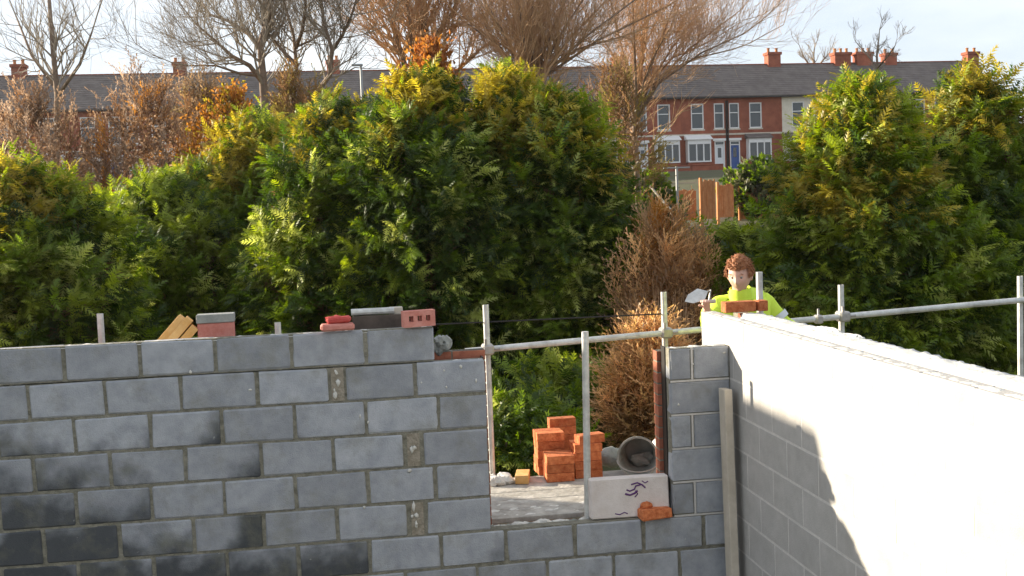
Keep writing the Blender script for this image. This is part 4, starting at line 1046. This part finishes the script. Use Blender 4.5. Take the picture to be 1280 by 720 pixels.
# joints in the worker's own space (he faces -y, so his left arm is at +x)
tr = onY(872, 378, PY-.25)-O3                    # trowel hand at the viewer's left
rh = onY(1003, 407, PY-.15)-O3                    # far hand resting beyond the wall head
V = [(0.02, .10, sh-.50, (.14, .085)), (.015, .07, sh-.30, (.14, .08)), (0.01, .035, sh-.10, (.155, .075)), (hx*.6, hy*.5, sh+.03, (.075, .06)), (hx, hy*.8, sh+.10, .055), (hx, hy, hz-.03, .06)]
Ed = [(0, 1), (1, 2), (2, 3), (3, 4), (4, 5)]
def arm(s, elbow, wrist, n0=2):
    i = len(V)
    V.extend([(s*.19, .02, sh-.03, .062), (*elbow, .045), (*((Vector(elbow)+Vector(wrist))*.5), .042), (*wrist, .029)])
    Ed.extend([(n0, i), (i, i+1), (i+1, i+2), (i+2, i+3)])
    # hand: palm, four fingers, thumb
    w_ = Vector(wrist); d = (w_-Vector(elbow)).normalized(); sd_ = d.cross(Vector((0, 0, 1))).normalized(); dn = sd_.cross(d).normalized()
    if dn.z > 0: dn = -dn
    j = len(V); pc = w_+d*.055; V.append((*pc, (.036, .017))); Ed.append((i+3, j))
    for q, (o_, ln) in enumerate(((-.027, .062), (-.009, .074), (.010, .07), (.027, .055))):
        a = pc+sd_*o_+d*.035; b = a+d*ln*.5+dn*.008; c = b+d*ln*.25+dn*ln*.4
        k = len(V); V.extend([(*a, .0098), (*b, .0088), (*c, .0078)]); Ed.extend([(j, k), (k, k+1), (k+1, k+2)])
    k = len(V); a = w_+d*.03-sd_*s*.03; b = a+d*.03-sd_*s*.02+dn*.01
    V.extend([(*a, .0115), (*b, .0095)]); Ed.extend([(j, k), (k, k+1)])
    return pc, d
wl_ = tr+Vector((.07, .02, -.045)); el_ = Vector((-.27, .0, sh-.20))
palmL, dL = arm(-1, el_, wl_)
el2 = Vector((.30, -.02, sh-.19)); wr2 = Vector((rh.x-.03, rh.y, rh.z-.02))
palmR, dR = arm(1, el2, wr2)
for s in (-1, 1):
    i = len(V); V.extend([(s*.10+.02, .11, sh-.60, .095), (s*.11+.01, .07, .50, .062), (s*.12, .12, .09, .042), (s*.125, -.04, .04, (.04, .03))]); Ed.extend([(0, i), (i, i+1), (i+1, i+2), (i+2, i+3)])
body = skin('body', V, Ed, skin_m)
bm = bmesh.new(); bm.from_mesh(body)
hb_ = head_bm(); HM = Matrix.Translation((hx, hy-.012, hz)) @ Matrix.Rotation(R_(-34), 4, 'Z') @ Matrix.Rotation(R_(13), 4, 'X') @ Matrix.Scale(1.08, 4)
bmesh.ops.transform(hb_, matrix=HM, verts=hb_.verts[:]); t = bpy.data.meshes.new('t'); hb_.to_mesh(t); hb_.free(); bm.from_mesh(t); bpy.data.meshes.remove(t)
bm.to_mesh(body); bm.free()
bo = obj('body', body, None); rm = bo.modifiers.new('fuse', 'REMESH'); rm.mode = 'VOXEL'; rm.voxel_size = .0055; rm.use_smooth_shade = True
dg = bpy.context.evaluated_depsgraph_get(); dg.update(); bm2 = bpy.data.meshes.new_from_object(bo.evaluated_get(dg)); bo.modifiers.clear(); bm2.name = 'body'
if not bm2.materials: bm2.materials.append(skin_m)
bo.data = bm2; bo.parent = man
if True:
    bq = bmesh.new(); bq.from_mesh(bm2); seen = set(); comps = []
    for v in bq.verts:
        if v in seen: continue
        st_ = [v]; seen.add(v); cp = []
        while st_:
            q = st_.pop(); cp.append(q)
            for e2 in q.link_edges:
                o2 = e2.other_vert(q)
                if o2 not in seen: seen.add(o2); st_.append(o2)
        comps.append(cp)
    comps.sort(key=len)
    print('COMPS', [(len(c), [round(x, 2) for x in c[0].co]) for c in comps])
    for c in comps[:-1]: bmesh.ops.delete(bq, geom=c, context='VERTS')
    bq.to_mesh(bm2); bq.free()
# eyes
for s in (-1, 1):
    mb = MB(); bmx = bmesh.new(); bmesh.ops.create_uvsphere(bmx, u_segments=14, v_segments=10, radius=.0115)
    bmesh.ops.transform(bmx, matrix=HM @ Matrix.Translation((s*.031, -.0765, .004)), verts=bmx.verts[:]); mb.add(bmx)
    eo = mb.build('eye', eye_m, man, smooth=True)
    mb = MB(); bmx = bmesh.new(); bmesh.ops.create_uvsphere(bmx, u_segments=12, v_segments=8, radius=.0068)
    bmesh.ops.transform(bmx, matrix=HM @ Matrix.Translation((s*.031, -.0835, .002)), verts=bmx.verts[:]); mb.add(bmx)
    mb.build('iris', M['dpc'], eo, smooth=True)
    mb = MB().tube([HM @ Vector((s*(.012+.012*q), -.094+.004*q, .026+.004*math.sin(q*1.2))) for q in range(4)], [.003, .004, .004, .002], 5); mb.build('eyebrow', hair_m, man)
# hair: overlapping tufts over the skull
rg = random.Random(51); mb = MB()
bmx = bmesh.new(); bmesh.ops.create_uvsphere(bmx, u_segments=36, v_segments=24, radius=1)
dele = []
for v in bmx.verts:
    x, y, z = v.co
    hl = .30 if y < -.55 else (-.15 if y < 0 else -.55)
    if abs(x) > .82 and y < .2: hl = -.15
    k = 1.10+.025*math.sin(9*x+4*z)+.02*math.sin(11*y+7*z+2*x)+rg.uniform(-.012, .012)
    v.co = Vector((x*.080*k, y*.100*k+.002, z*.121*k+.006))
    if z < hl: dele.append(v)
bmesh.ops.delete(bmx, geom=dele, context='VERTS'); bmesh.ops.transform(bmx, matrix=HM, verts=bmx.verts[:]); mb.add(bmx)
for i in range(700):
    th = rg.uniform(0, 6.28); ph = math.acos(rg.uniform(-.05, 1)); x, y, z = math.sin(ph)*math.cos(th), math.sin(ph)*math.sin(th), math.cos(ph)
    if y < -.5 and z < .45: continue
    p = Vector((x*.086, y*.107, z*.131+.006)); d = Vector((x*.5+rg.uniform(-.7, .7), y*.5+rg.uniform(-.7, .5), rg.uniform(-.6, .25))).normalized()
    mb.tube([HM @ p, HM @ (p+d*.013+Vector((x, y, z))*.003), HM @ (p+d*.026)], [.0035, .003, .0008], 4)
mb.build('hair', hair_m, man, smooth=True)
# jacket, trousers, boots
JV = [(0.02, .10, sh-.56, (.185, .15)), (.015, .07, sh-.30, (.195, .165)), (.01, .035, sh-.11, (.215, .165)), (.008, .02, sh-.01, (.15, .125)), (hx*.6, hy*.5, sh+.045, (.082, .075))]
JE = [(0, 1), (1, 2), (2, 3), (3, 4)]
for s, e_, w_ in ((-1, el_, wl_), (1, el2, wr2)):
    i = len(JV); m_ = (Vector(e_)+Vector(w_))*.5; c_ = Vector(e_).lerp(Vector(w_), .88)
    JV.extend([(s*.195, .02, sh-.035, .088), (*Vector((s*.195, .02, sh-.035)).lerp(Vector(e_), .5), .075), (*e_, .066), (*m_, .058), (*c_, .047)]); JE.extend([(2, i), (i, i+1), (i+1, i+2), (i+2, i+3), (i+3, i+4)])
jm = skin('jacket', JV, JE, hivis)
jo = obj('jacket', jm, man); tx = bpy.data.textures.new('folds', 'CLOUDS'); tx.noise_scale = .09
dm = jo.modifiers.new('folds', 'DISPLACE'); dm.texture = tx; dm.strength = .03; dm.mid_level = .5
mb = MB()
for s, e_, w_ in ((-1, el_, wl_), (1, el2, wr2)):
    a_ = Vector((s*.195, .02, sh-.035)).lerp(Vector(e_), .55); b_ = Vector((s*.195, .02, sh-.035)).lerp(Vector(e_), .8)
    MB().tube([a_, b_], [.083, .080], 16, cap=False).build('reflective_band', silver, jo, smooth=True)
mb = MB()
mb.tube([(hx*.6-.0, hy*.5+.0, sh+.02), (hx*.75, hy*.65, sh+.105)], [.094, .078], 18, cap=False); mb.build('collar', hivis, jo, smooth=True)
TV = [(.02, .10, sh-.55, (.165, .125))]; TE = []
for s in (-1, 1):
    i = len(TV); TV.extend([(s*.10+.02, .11, sh-.64, .115), (s*.11+.01, .07, .50, .085), (s*.12, .12, .12, .065)]); TE.extend([(0, i), (i, i+1), (i+1, i+2)])
obj('trousers', skin('trousers', TV, TE, navy), man)
for s in (-1, 1):
    MB().lump((s*.125, .02, .05), (.055, .14, .05), .06, 3, 3).build('boot', M['dpc'], man, smooth=True)
# trowel held in the hand at the viewer's left
e = empty('trowel', O3+palmL+Vector((0, 0, .0))); tag(e, "pale bricklayer's trowel held out at the left of the worker", 'trowel')
A = onY(885, 364, PY-.25); Bq = onY(856, 377, PY-.25); o0 = Vector(e.location)
d = (Bq-A); up_ = Vector((0, -.75, .66)); sd2 = d.normalized().cross(up_).normalized()*.055
bm = bmesh.new(); pts = [A-o0, A-o0+d*.3+sd2, A-o0+d*.75+sd2*.75, Bq-o0, A-o0+d*.75-sd2*.75, A-o0+d*.3-sd2]
nrm_ = d.normalized().cross(sd2.normalized())*.0015
lo = [bm.verts.new(p-nrm_) for p in pts]; hi = [bm.verts.new(p+nrm_) for p in pts]
bm.faces.new(lo); bm.faces.new(hi[::-1])
for i in range(6): bm.faces.new((lo[i], lo[(i+1) % 6], hi[(i+1) % 6], hi[i]))
mb = MB(); mb.add(bm); mb.build('blade', M['steel'], e)
MB().tube([A-o0, A-o0+Vector((.02, 0, .01)), Vector((.02, -.01, .015))], [.006, .006, .006], 8).build('tang', M['coupler'], e)
MB().tube([Vector((-.03, -.01, .012)), Vector((.07, .0, .02))], [.014, .016], 10).build('handle', M['timber'], e)

# ------------------------------------------------------------------ low winter haze
hz_m = bpy.data.materials.new('haze'); hz_m.use_nodes = True; hn = hz_m.node_tree; hn.nodes.remove(hn.nodes['Principled BSDF'])
pv = hn.nodes.new('ShaderNodeVolumePrincipled'); pv.inputs['Color'].default_value = (.95, .95, .96, 1); pv.inputs['Density'].default_value = .00016; pv.inputs['Anisotropy'].default_value = .35
hn.links.new(pv.outputs[0], hn.nodes['Material Output'].inputs['Volume'])
tag(MB().box((-420, -220, -1.2), (420, 470, 24)).build('haze', hz_m), 'thin pale winter haze over the gardens', kind='stuff')
